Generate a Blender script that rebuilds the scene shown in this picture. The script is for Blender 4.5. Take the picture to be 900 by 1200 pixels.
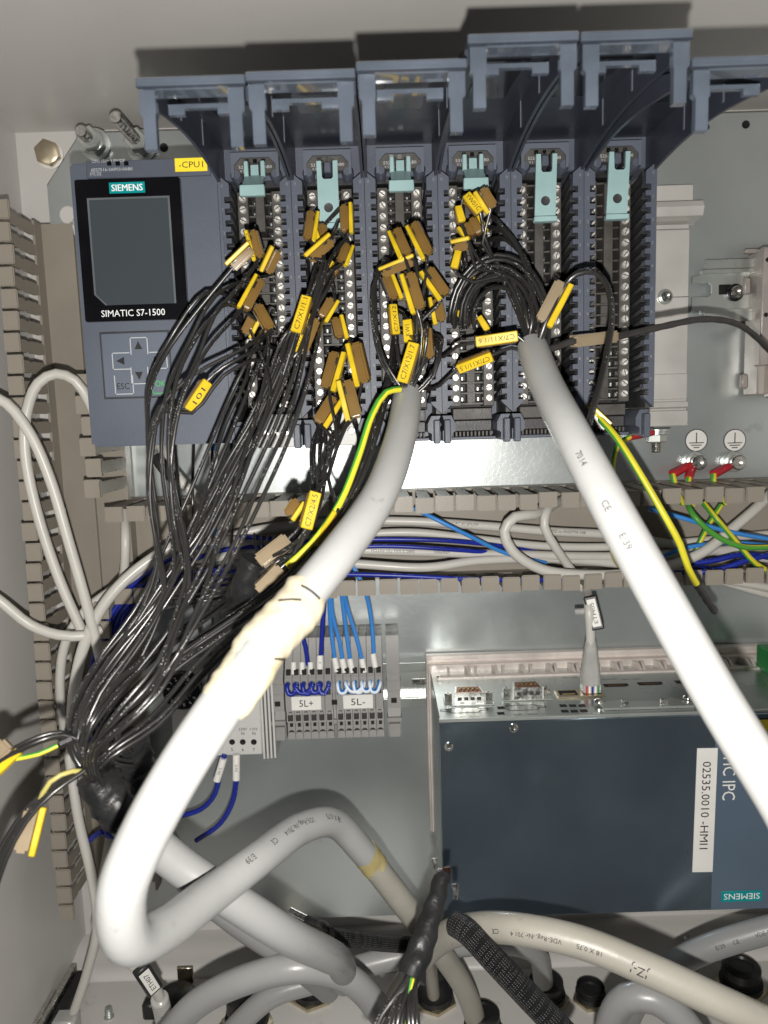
import bpy, bmesh, math, random
from mathutils import Vector, Matrix
random.seed(7)
S = bpy.context.scene
for o in list(bpy.data.objects): bpy.data.objects.remove(o)
COL = S.collection
# ------------------------------------------------------------------ camera, light, exposure
F_PX, DIST, PITCH, ROLL = 870.0, 505.0, math.radians(7.2), math.radians(1.8)   # mm, mounting plate at y = 0
_cp, _sp, _cr, _sr = math.cos(PITCH), math.sin(PITCH), math.cos(ROLL), math.sin(ROLL)
FWD = Vector((0, _cp, -_sp)); U0 = Vector((0, _sp, _cp)); R0 = Vector((1, 0, 0))
RGT = R0 * _cr - U0 * _sr; UPV = R0 * _sr + U0 * _cr
cam = bpy.data.cameras.new('camera'); camo = bpy.data.objects.new('camera', cam); COL.objects.link(camo)
cam.sensor_fit = 'VERTICAL'; cam.sensor_height = 36; cam.lens = 36 * F_PX / 1200
cam.clip_start = 0.01; cam.clip_end = 20
M = Matrix((RGT, UPV, -FWD)).transposed().to_4x4(); M.translation = (0, -DIST / 1000, 0)
camo.matrix_world = M
cam.dof.use_dof = True; cam.dof.focus_distance = 0.385; cam.dof.aperture_fstop = 15
S.camera = camo
W = bpy.data.worlds.new('World'); S.world = W; W.use_nodes = True
W.node_tree.nodes['Background'].inputs[0].default_value = (0.86, 0.93, 1.0, 1)
W.node_tree.nodes['Background'].inputs[1].default_value = 0.05
fl = bpy.data.lights.new('camera_flash', 'POINT'); fl.energy = 9.0; fl.color = (1.0, 0.965, 0.905); fl.shadow_soft_size = 0.0025
flo = bpy.data.objects.new('camera_flash', fl); COL.objects.link(flo); flo.location = (0.0, -DIST / 1000 - 0.004, -0.023)
S.view_settings.view_transform = 'Standard'; S.view_settings.look = 'None'
S.view_settings.exposure = 0; S.view_settings.gamma = 1
S.render.resolution_x = 768; S.render.resolution_y = 1024
S.render.engine = 'CYCLES'
S.cycles.max_bounces = 8

def at(px, py, d):
    """point (x, d, z) in mm that stands d mm in front of the mounting plate behind photo pixel px, py"""
    u, v = (px - 450) / F_PX, (600 - py) / F_PX
    r = FWD + RGT * u + UPV * v
    t = (DIST - d) / r.y
    return Vector((r.x * t, d, r.z * t))
def hit_z(px, py, z):
    u, v = (px - 450) / F_PX, (600 - py) / F_PX
    r = FWD + RGT * u + UPV * v
    t = z / r.z
    return Vector((r.x * t, DIST - r.y * t, z))
def rect(a, b, c, e, d):
    mx, my = (a + c) / 2, (b + e) / 2
    return at(a, my, d).x, at(c, my, d).x, at(mx, e, d).z, at(mx, b, d).z     # x0 x1 z0 z1

# ------------------------------------------------------------------ materials
MATS = {}
def mat(name, col, rough=0.5, metal=0.0, var=0.12, vscale=60, bump=0.0, bscale=300, trans=0.0, coat=0.0, spec=0.5, emis=None, rvar=0.1, alpha=1.0, dirt=None, ior=1.45):
    m = bpy.data.materials.new(name); m.use_nodes = True; nt = m.node_tree; N = nt.nodes; L = nt.links
    b = N['Principled BSDF']
    b.inputs['Metallic'].default_value = metal; b.inputs['Transmission Weight'].default_value = trans
    b.inputs['Coat Weight'].default_value = coat; b.inputs['Specular IOR Level'].default_value = spec; b.inputs['IOR'].default_value = ior
    b.inputs['Alpha'].default_value = alpha
    tc = N.new('ShaderNodeTexCoord'); no = N.new('ShaderNodeTexNoise'); no.inputs['Scale'].default_value = vscale; no.inputs['Detail'].default_value = 5
    L.new(tc.outputs['Object'], no.inputs['Vector'])
    mr = N.new('ShaderNodeMapRange'); mr.inputs[1].default_value = .3; mr.inputs[2].default_value = .7
    mr.inputs[3].default_value = 1 - var; mr.inputs[4].default_value = 1 + var
    L.new(no.outputs['Fac'], mr.inputs[0])
    hv = N.new('ShaderNodeHueSaturation'); hv.inputs['Color'].default_value = (*col, 1); L.new(mr.outputs[0], hv.inputs['Value'])
    out = hv.outputs[0]
    if dirt:
        dcol, thr, dsc = dirt
        n2 = N.new('ShaderNodeTexNoise'); n2.inputs['Scale'].default_value = dsc; n2.inputs['Detail'].default_value = 8; n2.inputs['Roughness'].default_value = .7
        L.new(tc.outputs['Object'], n2.inputs['Vector'])
        r2 = N.new('ShaderNodeMapRange'); r2.inputs[1].default_value = thr; r2.inputs[2].default_value = thr + .12; L.new(n2.outputs['Fac'], r2.inputs[0])
        mx = N.new('ShaderNodeMix'); mx.data_type = 'RGBA'; L.new(r2.outputs[0], mx.inputs[0]); L.new(out, mx.inputs[6]); mx.inputs[7].default_value = (*dcol, 1); out = mx.outputs[2]
    L.new(out, b.inputs['Base Color'])
    m2 = N.new('ShaderNodeMapRange'); m2.inputs[1].default_value = .3; m2.inputs[2].default_value = .7
    m2.inputs[3].default_value = max(.02, rough - rvar); m2.inputs[4].default_value = min(1, rough + rvar); L.new(no.outputs['Fac'], m2.inputs[0]); L.new(m2.outputs[0], b.inputs['Roughness'])
    if bump:
        nb = N.new('ShaderNodeTexNoise'); nb.inputs['Scale'].default_value = bscale; nb.inputs['Detail'].default_value = 3; L.new(tc.outputs['Object'], nb.inputs['Vector'])
        bp = N.new('ShaderNodeBump'); bp.inputs['Strength'].default_value = bump; bp.inputs['Distance'].default_value = .0006; L.new(nb.outputs['Fac'], bp.inputs['Height']); L.new(bp.outputs[0], b.inputs['Normal'])
    if emis:
        b.inputs['Emission Color'].default_value = (*emis[0], 1); b.inputs['Emission Strength'].default_value = emis[1]
    MATS[name] = m; return m
def uvnodes(m):
    nt = m.node_tree; uv = nt.nodes.new('ShaderNodeUVMap'); sp = nt.nodes.new('ShaderNodeSeparateXYZ'); nt.links.new(uv.outputs[0], sp.inputs[0]); return nt, uv, sp
def mathn(nt, op, a, b=None):
    n = nt.nodes.new('ShaderNodeMath'); n.operation = op
    for i, x in enumerate((a, b)):
        if x is None: continue
        if isinstance(x, (int, float)): n.inputs[i].default_value = x
        else: nt.links.new(x, n.inputs[i])
    return n.outputs[0]
def mixcol(nt, fac, a, bcol):
    n = nt.nodes.new('ShaderNodeMix'); n.data_type = 'RGBA'; nt.links.new(fac, n.inputs[0])
    for i, x in ((6, a), (7, bcol)):
        if isinstance(x, tuple): n.inputs[i].default_value = (*x, 1)
        else: nt.links.new(x, n.inputs[i])
    return n.outputs[2]
def printed_wire(name, col, ink, rough=.35, amount=.56):
    m = mat(name, col, rough, var=.15, vscale=40, rvar=.03); nt, uv, sp = uvnodes(m)
    mp = nt.nodes.new('ShaderNodeVectorMath'); mp.operation = 'MULTIPLY'; mp.inputs[1].default_value = (1.5, 11, 1); nt.links.new(uv.outputs[0], mp.inputs[0])
    no = nt.nodes.new('ShaderNodeTexNoise'); no.inputs['Scale'].default_value = 1; no.inputs['Detail'].default_value = 1; nt.links.new(mp.outputs[0], no.inputs['Vector'])
    ch = mathn(nt, 'GREATER_THAN', no.outputs['Fac'], amount)
    v = sp.outputs['Y']
    band = mathn(nt, 'MULTIPLY', mathn(nt, 'GREATER_THAN', mathn(nt, 'FRACT', mathn(nt, 'MULTIPLY', v, 2)), .28), mathn(nt, 'LESS_THAN', mathn(nt, 'FRACT', mathn(nt, 'MULTIPLY', v, 2)), .62))
    n2 = nt.nodes.new('ShaderNodeTexNoise'); n2.noise_dimensions = '1D'; n2.inputs['Scale'].default_value = .055; n2.inputs['Detail'].default_value = 0; nt.links.new(sp.outputs['X'], n2.inputs['W'])
    oi = nt.nodes.new('ShaderNodeObjectInfo')
    nt.links.new(mathn(nt, 'ADD', sp.outputs['X'], mathn(nt, 'MULTIPLY', oi.outputs['Random'], 900)), n2.inputs['W'])
    seg = mathn(nt, 'GREATER_THAN', n2.outputs['Fac'], .54)
    f = mathn(nt, 'MULTIPLY', mathn(nt, 'MULTIPLY', ch, band), seg)
    b = nt.nodes['Principled BSDF']; src = b.inputs['Base Color'].links[0].from_socket
    nt.links.new(mixcol(nt, f, src, ink), b.inputs['Base Color']); return m
def striped(name, a, c, lo, hi, rough=.4, twist=0.0):
    m = mat(name, a, rough, var=.1); nt, uv, sp = uvnodes(m)
    v = mathn(nt, 'FRACT', mathn(nt, 'ADD', sp.outputs['Y'], mathn(nt, 'MULTIPLY', sp.outputs['X'], twist)))
    f = mathn(nt, 'MULTIPLY', mathn(nt, 'GREATER_THAN', v, lo), mathn(nt, 'LESS_THAN', v, hi))
    b = nt.nodes['Principled BSDF']; src = b.inputs['Base Color'].links[0].from_socket
    nt.links.new(mixcol(nt, f, src, c), b.inputs['Base Color']); return m

mat('painted_steel', (.56, .545, .525), .38, var=.05, vscale=9, bump=.12, bscale=900, dirt=((.40, .37, .33), .66, 14))
mat('gland_plate_paint', (.60, .585, .56), .36, var=.05, vscale=14, bump=.15, bscale=800, dirt=((.36, .33, .29), .63, 30))
def galvanised():
    m = mat('galvanised_sheet', (.49, .525, .525), .32, metal=.72, var=.10, vscale=10, bump=.0, rvar=.05, dirt=((.33, .35, .35), .64, 22)); nt = m.node_tree; b = nt.nodes['Principled BSDF']
    tc = nt.nodes.new('ShaderNodeTexCoord'); vo = nt.nodes.new('ShaderNodeTexVoronoi'); vo.inputs['Scale'].default_value = 420; nt.links.new(tc.outputs['Object'], vo.inputs['Vector'])
    bp = nt.nodes.new('ShaderNodeBump'); bp.inputs['Strength'].default_value = .10; bp.inputs['Distance'].default_value = .0005
    nt.links.new(vo.outputs['Color'], bp.inputs['Height']); nt.links.new(bp.outputs[0], b.inputs['Normal'])
galvanised()
mat('zinc', (.56, .59, .57), .30, metal=.72, var=.06, vscale=40, rvar=.05)
mat('steel_screw', (.70, .69, .66), .28, metal=1, var=.2, vscale=400, rvar=.12)
mat('screw_nickel', (.74, .72, .68), .36, metal=.55, var=.25, vscale=500, rvar=.12)
mat('device_metal', (.40, .365, .34), .42, metal=.4, var=.1, vscale=60, bump=.2, bscale=600)
mat('aluminium', (.62, .605, .575), .38, metal=.35, var=.05, vscale=30)
mat('cast_aluminium', (.68, .62, .585), .42, metal=.4, var=.10, vscale=60, bump=.2, bscale=600)
mat('brass', (.62, .54, .40), .3, metal=1, var=.15)
mat('copper', (.20, .09, .055), .35, metal=1, var=.2)
mat('gold_pin', (.75, .52, .2), .3, metal=1)
mat('trunking_plastic', (.265, .238, .20), .45, var=.07, vscale=20, bump=.1, bscale=900)
mat('module_blue_grey', (.066, .076, .102), .48, var=.08, vscale=30, bump=.2, bscale=1800, dirt=((.20, .21, .23), .70, 160))
mat('panel_blue_grey', (.080, .092, .120), .44, var=.06, vscale=20, bump=.25, bscale=2000, dirt=((.19, .20, .22), .68, 180))
mat('keypad_grey', (.105, .122, .158), .4, var=.05, vscale=30, bump=.15, bscale=2000)
mat('flap_dark', (.022, .026, .038), .34, var=.15, vscale=40, bump=.1, bscale=900)
mat('flap_clear', (.15, .18, .23), .10, var=.15, vscale=60, trans=.55, coat=1.0)
mat('black_plastic', (.014, .014, .015), .42, var=.25, vscale=80, bump=.15, bscale=900)
mat('dark_plastic', (.030, .030, .032), .45, var=.2, vscale=90, bump=.2, bscale=900)
mat('terminal_strip', (.055, .051, .047), .5, var=.2, vscale=120, bump=.2, bscale=900, dirt=((.13, .12, .11), .66, 200))
mat('gloss_black', (.004, .004, .005), .18, var=.2, coat=.3, rvar=.05)
mat('screen_glass', (.043, .052, .060), .2, var=.06, vscale=12, coat=.4, rvar=.05, dirt=((.10, .11, .12), .72, 120))
mat('screen_edge', (.10, .11, .12), .3)
mat('turquoise', (.0, .235, .25), .4, var=.05)
mat('latch_turquoise', (.255, .385, .395), .42, var=.08, vscale=60, bump=.1, bscale=800)
mat('white_ink', (.78, .79, .80), .5, var=.05)
mat('grey_ink', (.42, .44, .46), .5, var=.05)
mat('faint_ink', (.20, .21, .23), .5, var=.05)
mat('black_ink', (.012, .012, .013), .5, var=.05)
mat('green_ink', (.05, .40, .10), .5)
mat('paper_white', (.72, .71, .68), .5, var=.04, vscale=50)
mat('yellow_label', (.80, .62, .03), .45, var=.05)
mat('tag_yellow', (.56, .39, .016), .30, var=.15, vscale=120)
mat('tag_amber', (.185, .108, .032), .16, var=.15, vscale=50, rvar=.05, coat=.9, trans=.15)
mat('tag_beige', (.26, .205, .135), .18, var=.15, vscale=50, rvar=.05, coat=.8, trans=.1)
mat('flap_side', (.030, .035, .050), .38, var=.12, vscale=40, bump=.1, bscale=900)
mat('cable_grey', (.27, .272, .27), .33, var=.05, vscale=18, bump=.1, bscale=300, dirt=((.20, .185, .16), .695, 70))
mat('network_grey', (.52, .505, .47), .36, var=.05, vscale=18, bump=.08, bscale=300, dirt=((.36, .34, .30), .68, 60))
mat('cable_light', (.37, .375, .37), .36, var=.06, vscale=18, bump=.12, bscale=260, dirt=((.22, .21, .185), .63, 70))
mat('cable_worn', (.33, .315, .275), .40, var=.10, vscale=30, bump=.25, bscale=220, dirt=((.24, .205, .15), .60, 60))
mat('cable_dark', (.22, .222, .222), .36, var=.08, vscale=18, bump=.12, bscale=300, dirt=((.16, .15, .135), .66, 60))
mat('tape_cream', (.54, .485, .36), .6, var=.12, vscale=45, bump=1.0, bscale=130, dirt=((.48, .38, .20), .56, 45))
mat('glue', (.42, .35, .16), .4, var=.2, vscale=100)
mat('heat_shrink', (.012, .012, .013), .48, var=.2, vscale=80, bump=1.0, bscale=260)
printed_wire('black_wire', (.017, .016, .0155), (.40, .40, .40), .33, .64)
MATS['black_wire'].node_tree.nodes['Principled BSDF'].inputs['Specular IOR Level'].default_value = .9
MATS['black_wire'].node_tree.nodes['Principled BSDF'].inputs['Coat Weight'].default_value = .15; MATS['black_wire'].node_tree.nodes['Principled BSDF'].inputs['Coat Roughness'].default_value = .2
printed_wire('blue_wire', (.010, .022, .26), (.35, .4, .6), .34, .6)
mat('dark_cable', (.035, .032, .032), .4, var=.3, vscale=60, bump=.3, bscale=200, dirt=((.20, .19, .18), .67, 120))
striped('blue_white_wire', (.04, .22, .60), (.70, .74, .78), .60, .80)
striped('green_yellow_wire', (.62, .56, .03), (.07, .30, .04), .45, .95, twist=.002)
mat('yellow_wire', (.36, .32, .10), .4)
mat('red_sleeve', (.45, .02, .035), .35, var=.15, vscale=100)
mat('terminal_grey', (.265, .260, .255), .5, var=.06, vscale=60, bump=.15, bscale=900)
mat('terminal_dark', (.035, .033, .032), .5, var=.2)
mat('ipc_side_metal', (.44, .47, .46), .3, metal=.8, var=.08, vscale=30)
mat('ipc_front', (.26, .325, .385), .19, metal=.9, var=.22, vscale=9, rvar=.10, spec=.7, bump=.05, bscale=1500, dirt=((.42, .45, .47), .70, 60))
mat('ipc_strip', (.085, .12, .165), .42, var=.05, vscale=20, bump=.1, bscale=1500)
mat('green_plastic', (.02, .20, .05), .4)
mat('hole_black', (.003, .003, .003), .6)
mat('clear_plug', (.60, .60, .58), .2, trans=.45, coat=.3)
mat('supply_grey', (.52, .52, .51), .5, var=.05, vscale=40, bump=.1, bscale=900)
mat('cover_screw_black', (.05, .05, .055), .25, metal=1)
def braid():
    m = mat('braided_sleeve', (.012, .012, .013), .45, var=.2); nt, uv, sp = uvnodes(m)
    a = mathn(nt, 'SINE', mathn(nt, 'ADD', mathn(nt, 'MULTIPLY', sp.outputs['X'], 4.2), mathn(nt, 'MULTIPLY', sp.outputs['Y'], 87.96)))
    b2 = mathn(nt, 'SINE', mathn(nt, 'SUBTRACT', mathn(nt, 'MULTIPLY', sp.outputs['X'], 4.2), mathn(nt, 'MULTIPLY', sp.outputs['Y'], 87.96)))
    h = mathn(nt, 'MULTIPLY', a, b2)
    bp = nt.nodes.new('ShaderNodeBump'); bp.inputs['Strength'].default_value = 1; bp.inputs['Distance'].default_value = .0005; nt.links.new(h, bp.inputs['Height'])
    b = nt.nodes['Principled BSDF']; nt.links.new(bp.outputs[0], b.inputs['Normal'])
    n2 = nt.nodes.new('ShaderNodeTexNoise'); n2.inputs['Scale'].default_value = 1.3; nt.links.new(uv.outputs[0], n2.inputs['Vector'])
    f = mathn(nt, 'MULTIPLY', mathn(nt, 'GREATER_THAN', h, .86), mathn(nt, 'GREATER_THAN', n2.outputs['Fac'], .47))
    src = b.inputs['Base Color'].links[0].from_socket
    nt.links.new(mixcol(nt, f, src, (.40, .40, .41)), b.inputs['Base Color'])  # bright sparks on the weave crests: glints painted into the colour
braid()

# ------------------------------------------------------------------ mesh helpers (mm; x, d towards the camera, z)
V = lambda *a: Vector(a)
TXT = {}
def text_geo(s):
    if s in TXT: return TXT[s]
    cu = bpy.data.curves.new('t', 'FONT'); cu.body = s; cu.resolution_u = 2
    ob = bpy.data.objects.new('t', cu); COL.objects.link(ob); bpy.context.view_layer.update()
    dg = bpy.context.evaluated_depsgraph_get(); me = ob.evaluated_get(dg).to_mesh()
    vs = [v.co.to_2d() for v in me.vertices]; fs = [tuple(p.vertices) for p in me.polygons]
    ob.evaluated_get(dg).to_mesh_clear(); bpy.data.objects.remove(ob); bpy.data.curves.remove(cu)
    xs = [v.x for v in vs] or [0]; ys = [v.y for v in vs] or [0]
    x0, x1 = min(xs), max(xs); y0, y1 = min(ys), max(ys)
    TXT[s] = ([Vector((v.x - (x0 + x1) / 2, v.y - (y0 + y1) / 2)) for v in vs], fs, x1 - x0, y1 - y0); return TXT[s]
class MB:
    def __init__(s): s.v = []; s.f = []; s.m = []; s.uv = []
    def face(s, idx, mi=0, uv=None): s.f.append(tuple(idx)); s.m.append(mi); s.uv.append(uv)
    def add(s, vs, fs, mi=0):
        n = len(s.v); s.v += [Vector(v) for v in vs]
        for f in fs: s.face([i + n for i in f], mi)
        return s
    def box(s, x0, x1, d0, d1, z0, z1, b=0.0, mi=0, M=None, seg=1):
        if b <= 0:
            vs = [V(x, d, z) for x in (x0, x1) for d in (d0, d1) for z in (z0, z1)]
            fs = [(0, 1, 3, 2), (4, 6, 7, 5), (0, 4, 5, 1), (2, 3, 7, 6), (0, 2, 6, 4), (1, 5, 7, 3)]
        else:
            bm = bmesh.new(); bmesh.ops.create_cube(bm, size=1)
            for v in bm.verts: v.co = V((x0 + x1) / 2 + v.co.x * (x1 - x0), (d0 + d1) / 2 + v.co.y * (d1 - d0), (z0 + z1) / 2 + v.co.z * (z1 - z0))
            bmesh.ops.bevel(bm, geom=bm.edges[:], offset=b, segments=seg, affect='EDGES')
            bm.verts.index_update(); vs = [v.co.copy() for v in bm.verts]; fs = [[v.index for v in f.verts] for f in bm.faces]; bm.free()
        if M: vs = [M @ v for v in vs]
        return s.add(vs, fs, mi)
    def prism(s, poly, fn, h0, h1, mi=0):
        n = len(poly); vs = [fn(p[0], p[1], h) for h in (h0, h1) for p in poly]
        fs = [tuple(range(n)), tuple(range(2 * n - 1, n - 1, -1))] + [(i, (i + 1) % n, n + (i + 1) % n, n + i) for i in range(n)]
        return s.add(vs, fs, mi)
    def front(s, poly, d0, d1, mi=0): return s.prism(poly, lambda a, b, h: V(a, h, b), d0, d1, mi)      # poly in x,z
    def side(s, poly, x0, x1, mi=0): return s.prism(poly, lambda a, b, h: V(h, a, b), x0, x1, mi)       # poly in d,z
    def lathe(s, o, ax, prof, seg=16, mi=0, phase=0.0):
        ax = ax.normalized(); t = V(0, 0, 1) if abs(ax.z) < .8 else V(1, 0, 0); u = ax.cross(t).normalized(); w = ax.cross(u)
        vs = []; fs = []
        for h, r in prof:
            for k in range(seg):
                a = 2 * math.pi * k / seg + phase; vs.append(o + ax * h + (u * math.cos(a) + w * math.sin(a)) * r)
        for i in range(len(prof) - 1):
            for k in range(seg):
                fs.append((i * seg + k, i * seg + (k + 1) % seg, (i + 1) * seg + (k + 1) % seg, (i + 1) * seg + k))
        fs.append(tuple(range(seg))); e = (len(prof) - 1) * seg; fs.append(tuple(e + k for k in reversed(range(seg))))
        return s.add(vs, fs, mi)
    def tube(s, pts, r, seg=8, mi=0, rf=None, cap=True):
        fr = frames(pts); n0 = len(s.v); L = 0; us = []
        for i, p in enumerate(pts):
            if i: L += (p - pts[i - 1]).length
            us.append(L); t, u, w = fr[i]
            for k in range(seg):
                a = 2 * math.pi * k / seg; rr = r * (rf(i / (len(pts) - 1), a, L) if rf else 1)
                s.v.append(p + (u * math.cos(a) + w * math.sin(a)) * rr)
        for i in range(len(pts) - 1):
            for k in range(seg):
                k1 = (k + 1) % seg
                s.face((n0 + i * seg + k, n0 + i * seg + k1, n0 + (i + 1) * seg + k1, n0 + (i + 1) * seg + k), mi,
                       [(us[i], k / seg), (us[i], (k + 1) / seg), (us[i + 1], (k + 1) / seg), (us[i + 1], k / seg)])
        if cap:
            s.face([n0 + k for k in range(seg)], mi); e = n0 + (len(pts) - 1) * seg; s.face([e + k for k in reversed(range(seg))], mi)
        return s
    def text(s, t, o, u, v, size, mi=0, width=None):
        vs, fs, w, h = text_geo(t); sx = size * (width / (w * size) if width else 1)
        return s.add([o + u * (p.x * sx) + v * (p.y * size) for p in vs], fs, mi)
def frames(pts):
    out = []; n = len(pts); ref = None
    for i in range(n):
        t = (pts[min(i + 1, n - 1)] - pts[max(i - 1, 0)])
        t = t.normalized() if t.length > 1e-6 else V(0, 0, 1)
        if ref is None:
            ref = V(0, 1, 0) if abs(t.y) < .9 else V(1, 0, 0)
        u = (ref - t * ref.dot(t)).normalized(); w = t.cross(u); out.append((t, u, w)); ref = u
    return out
def spline(P, step=4.0):
    P = [Vector(p) for p in P]
    if len(P) == 2: P = [P[0], (P[0] + P[1]) / 2, P[1]]
    Q = [P[0] * 2 - P[1]] + P + [P[-1] * 2 - P[-2]]; out = []
    for i in range(1, len(Q) - 2):
        p0, p1, p2, p3 = Q[i - 1:i + 3]
        t0 = 0.0; t1 = t0 + max((p1 - p0).length, 1e-4) ** .5; t2 = t1 + max((p2 - p1).length, 1e-4) ** .5; t3 = t2 + max((p3 - p2).length, 1e-4) ** .5
        n = max(2, int((p2 - p1).length / step))
        for k in range(n):
            t = t1 + (t2 - t1) * k / n
            a1 = p0 * ((t1 - t) / (t1 - t0)) + p1 * ((t - t0) / (t1 - t0)); a2 = p1 * ((t2 - t) / (t2 - t1)) + p2 * ((t - t1) / (t2 - t1)); a3 = p2 * ((t3 - t) / (t3 - t2)) + p3 * ((t - t2) / (t3 - t2))
            b1 = a1 * ((t2 - t) / (t2 - t0)) + a2 * ((t - t0) / (t2 - t0)); b2 = a2 * ((t3 - t) / (t3 - t1)) + a3 * ((t - t1) / (t3 - t1))
            out.append(b1 * ((t2 - t) / (t2 - t1)) + b2 * ((t - t1) / (t2 - t1)))
    out.append(P[-1]); return out
def pix(P): return [p if isinstance(p, Vector) else at(*p) for p in P]
def path(P, step=4.0): return spline(pix(P), step)

ORIG = {}
def world(v): return Vector((v.x, -v.y, v.z)) * .001
def tagp(o, label=None, cat=None, group=None, kind=None):
    for k, x in (('label', label), ('category', cat), ('group', group), ('kind', kind)):
        if x: o[k] = x
    return o
def thing(name, label, cat, loc, group=None, kind=None):
    o = bpy.data.objects.new(name, None); COL.objects.link(o); o.location = world(loc); o.empty_display_size = .01
    ORIG[o.name] = Vector(loc); return tagp(o, label, cat, group, kind)
def mesh(name, mb, mats, org=V(0, 0, 0), angle=38):
    me = bpy.data.meshes.new(name)
    bm = bmesh.new(); lay = bm.loops.layers.uv.new('UVMap'); vs = [bm.verts.new(world(v - org)) for v in mb.v]
    for f, mi, uv in zip(mb.f, mb.m, mb.uv):
        try: fc = bm.faces.new([vs[i] for i in f])
        except ValueError: continue
        fc.material_index = mi; fc.smooth = True
        if uv:
            for lp, c in zip(fc.loops, uv): lp[lay].uv = c
    bmesh.ops.recalc_face_normals(bm, faces=bm.faces[:])
    bm.to_mesh(me); bm.free()
    me.set_sharp_from_angle(angle=math.radians(angle))
    for m in (mats if isinstance(mats, (list, tuple)) else [mats]): me.materials.append(MATS[m])
    return me
def org_of(p):
    return ORIG[p.name] if p is not None else V(0, 0, 0)
def part(name, mb, mats, parent=None, label=None, kind=None, angle=38):
    og = org_of(parent); me = mesh(name, mb, mats, og, angle)
    o = bpy.data.objects.new(name, me); COL.objects.link(o); o.parent = parent; ORIG[o.name] = og
    return tagp(o, label, kind=kind)
def inst(name, me, parent, loc, rot=None):
    """a part that shares mesh data; loc in world mm"""
    o = bpy.data.objects.new(name, me); COL.objects.link(o); o.parent = parent; o.location = world(Vector(loc) - org_of(parent))
    if rot: o.rotation_euler = rot
    ORIG[o.name] = Vector(loc); return o
def solo(name, mb, mats, label=None, cat=None, group=None, kind=None, angle=38):
    o = part(name, mb, mats, None, angle=angle); return tagp(o, label, cat, group, kind)
UX, UZ = V(1, 0, 0), V(0, 0, 1)
# ------------------------------------------------------------------ the cabinet
BACK = -25
ZC = at(300, 147, BACK).z; XL = at(57, 600, BACK).x; ZF = at(450, 1083, BACK).z; XR = 345; DF = 235
def struct(name, mb, m, **k): return tagp(part(name, mb, m, **k), kind='structure')
struct('back_wall', MB().box(XL - 2, XR + 2, BACK - 2, BACK, ZF - 2, ZC + 2), 'painted_steel')
struct('ceiling', MB().box(XL - 2, XR + 2, BACK, DF, ZC, ZC + 2), 'painted_steel')
struct('left_wall', MB().box(XL - 2, XL, BACK, DF, ZF - 30, ZC), 'painted_steel')
struct('right_wall', MB().box(XR, XR + 2, BACK, DF, ZF - 30, ZC), 'painted_steel')
ZG = ZF - 9                                                            # the gland plate lies a little below the rear ledge
fl_ = MB()
fl_.side([(BACK, ZF - 30), (BACK, ZF), (-9, ZF), (-5, ZF - 2.5), (4, ZF - 4), (8, ZF - 5.2), (12, ZF - 7.6), (14, ZG - 1.5), (14, ZF - 30)], XL, XR)
struct('floor', fl_, 'painted_steel')
struct('gland_plate', MB().box(XL + 18, XR - 12, 15.2, 190, ZG - 3, ZG), 'gland_plate_paint')
mb = MB()
for s in (0, 1):
    mb.box(*((XL, XL + 17.2) if s == 0 else (XR - 11, XR)), 15, DF, ZG - 4, ZG - .8)
struct('floor_frame', mb, 'painted_steel')
# mounting plate with the chamfered corner and its holes (as dark plugs of real holes in the sheet)
xa, xb = at(62, 300, 0).x, 322
zt, zb = at(300, 150, 0).z, at(450, 1073, 0).z
ca, cb = at(62, 218, 0), at(92, 160, 0)
struct('mounting_plate', MB().front([(xa, zb), (xb, zb), (xb, zt), (cb.x + 8, zt), (cb.x, cb.z), (xa, ca.z)], -2.5, 0), 'galvanised_sheet')
plate = bpy.data.objects['mounting_plate']
holes = MB()
me_h = None
for (px, py, r) in ((874, 146, 2.6), (828, 149, 2.0), (192, 173, 2.8), (790, 122, 1.8)):
    p = at(px, py, 0)
    h = part('plate_hole', MB().lathe(V(p.x, -.6, p.z), V(0, 1, 0), [(0, r * .5), (.6, r * .98), (.95, r * .98), (.7, r * .7)], 16), 'hole_black', plate)
p = at(80, 252, 0); part('plate_hole', MB().lathe(V(p.x, -.6, p.z), V(0, 1, 0), [(0, 5.2), (.9, 5.6), (1.0, 5.2), (.7, 5)], 24), 'painted_steel', plate)

# ------------------------------------------------------------------ bolts
def hexprof(mb, o, ax, r, h, mi=0, ph=0.0):
    return mb.lathe(o, ax, [(0, r * .93), (.4, r), (h - .8, r), (h, r * .86)], 6, mi, ph)
def threads(mb, o, ax, r, h, pitch=1.25, mi=0):
    prof = []; y = 0
    while y < h: prof += [(y, r), (y + pitch / 2, r * .84)]; y += pitch
    prof.append((h, r * .8)); return mb.lathe(o, ax, prof, 14, mi)
F = V(0, 1, 0)
p = at(59, 182, BACK)
t = thing('hex_bolt', 'large plain hex bolt head in the white upper left cabinet corner', 'bolt', p)
part('washer', MB().lathe(p, F, [(0, 9.2), (1.2, 9.2), (1.5, 8.8)], 28), 'paper_white', t)
part('bolt_head', hexprof(MB(), p + F * 1.5, F, 8.6, 5.5, 0, .35), 'brass', t)
def stud(px, py, d, L, lab, tilt):
    p = at(px, py, 0); ax = V(0, 1, 0)
    t = thing('mounting_stud', lab, 'stud', p, 'studs that hold the mounting plate')
    part('washer', MB().lathe(p, ax, [(0, 10), (1.6, 10), (1.8, 9.6)], 26), 'zinc', t)
    part('nut', hexprof(MB(), p + ax * 1.8, ax, 8, 6.5, 0, .3), 'zinc', t)
    part('nut', hexprof(MB(), p + ax * 8.4, ax, 7.4, 6, 0, .8), 'zinc', t)
    part('threaded_rod', threads(MB(), p + ax * 8, ax, 3.9, L), 'steel_screw', t)
stud(112, 170, 0, 16, 'short zinc stud with nut above the controller corner', 0)
stud(166, 172, 0, 40, 'long threaded stud jutting out above the controller', 0)

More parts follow.
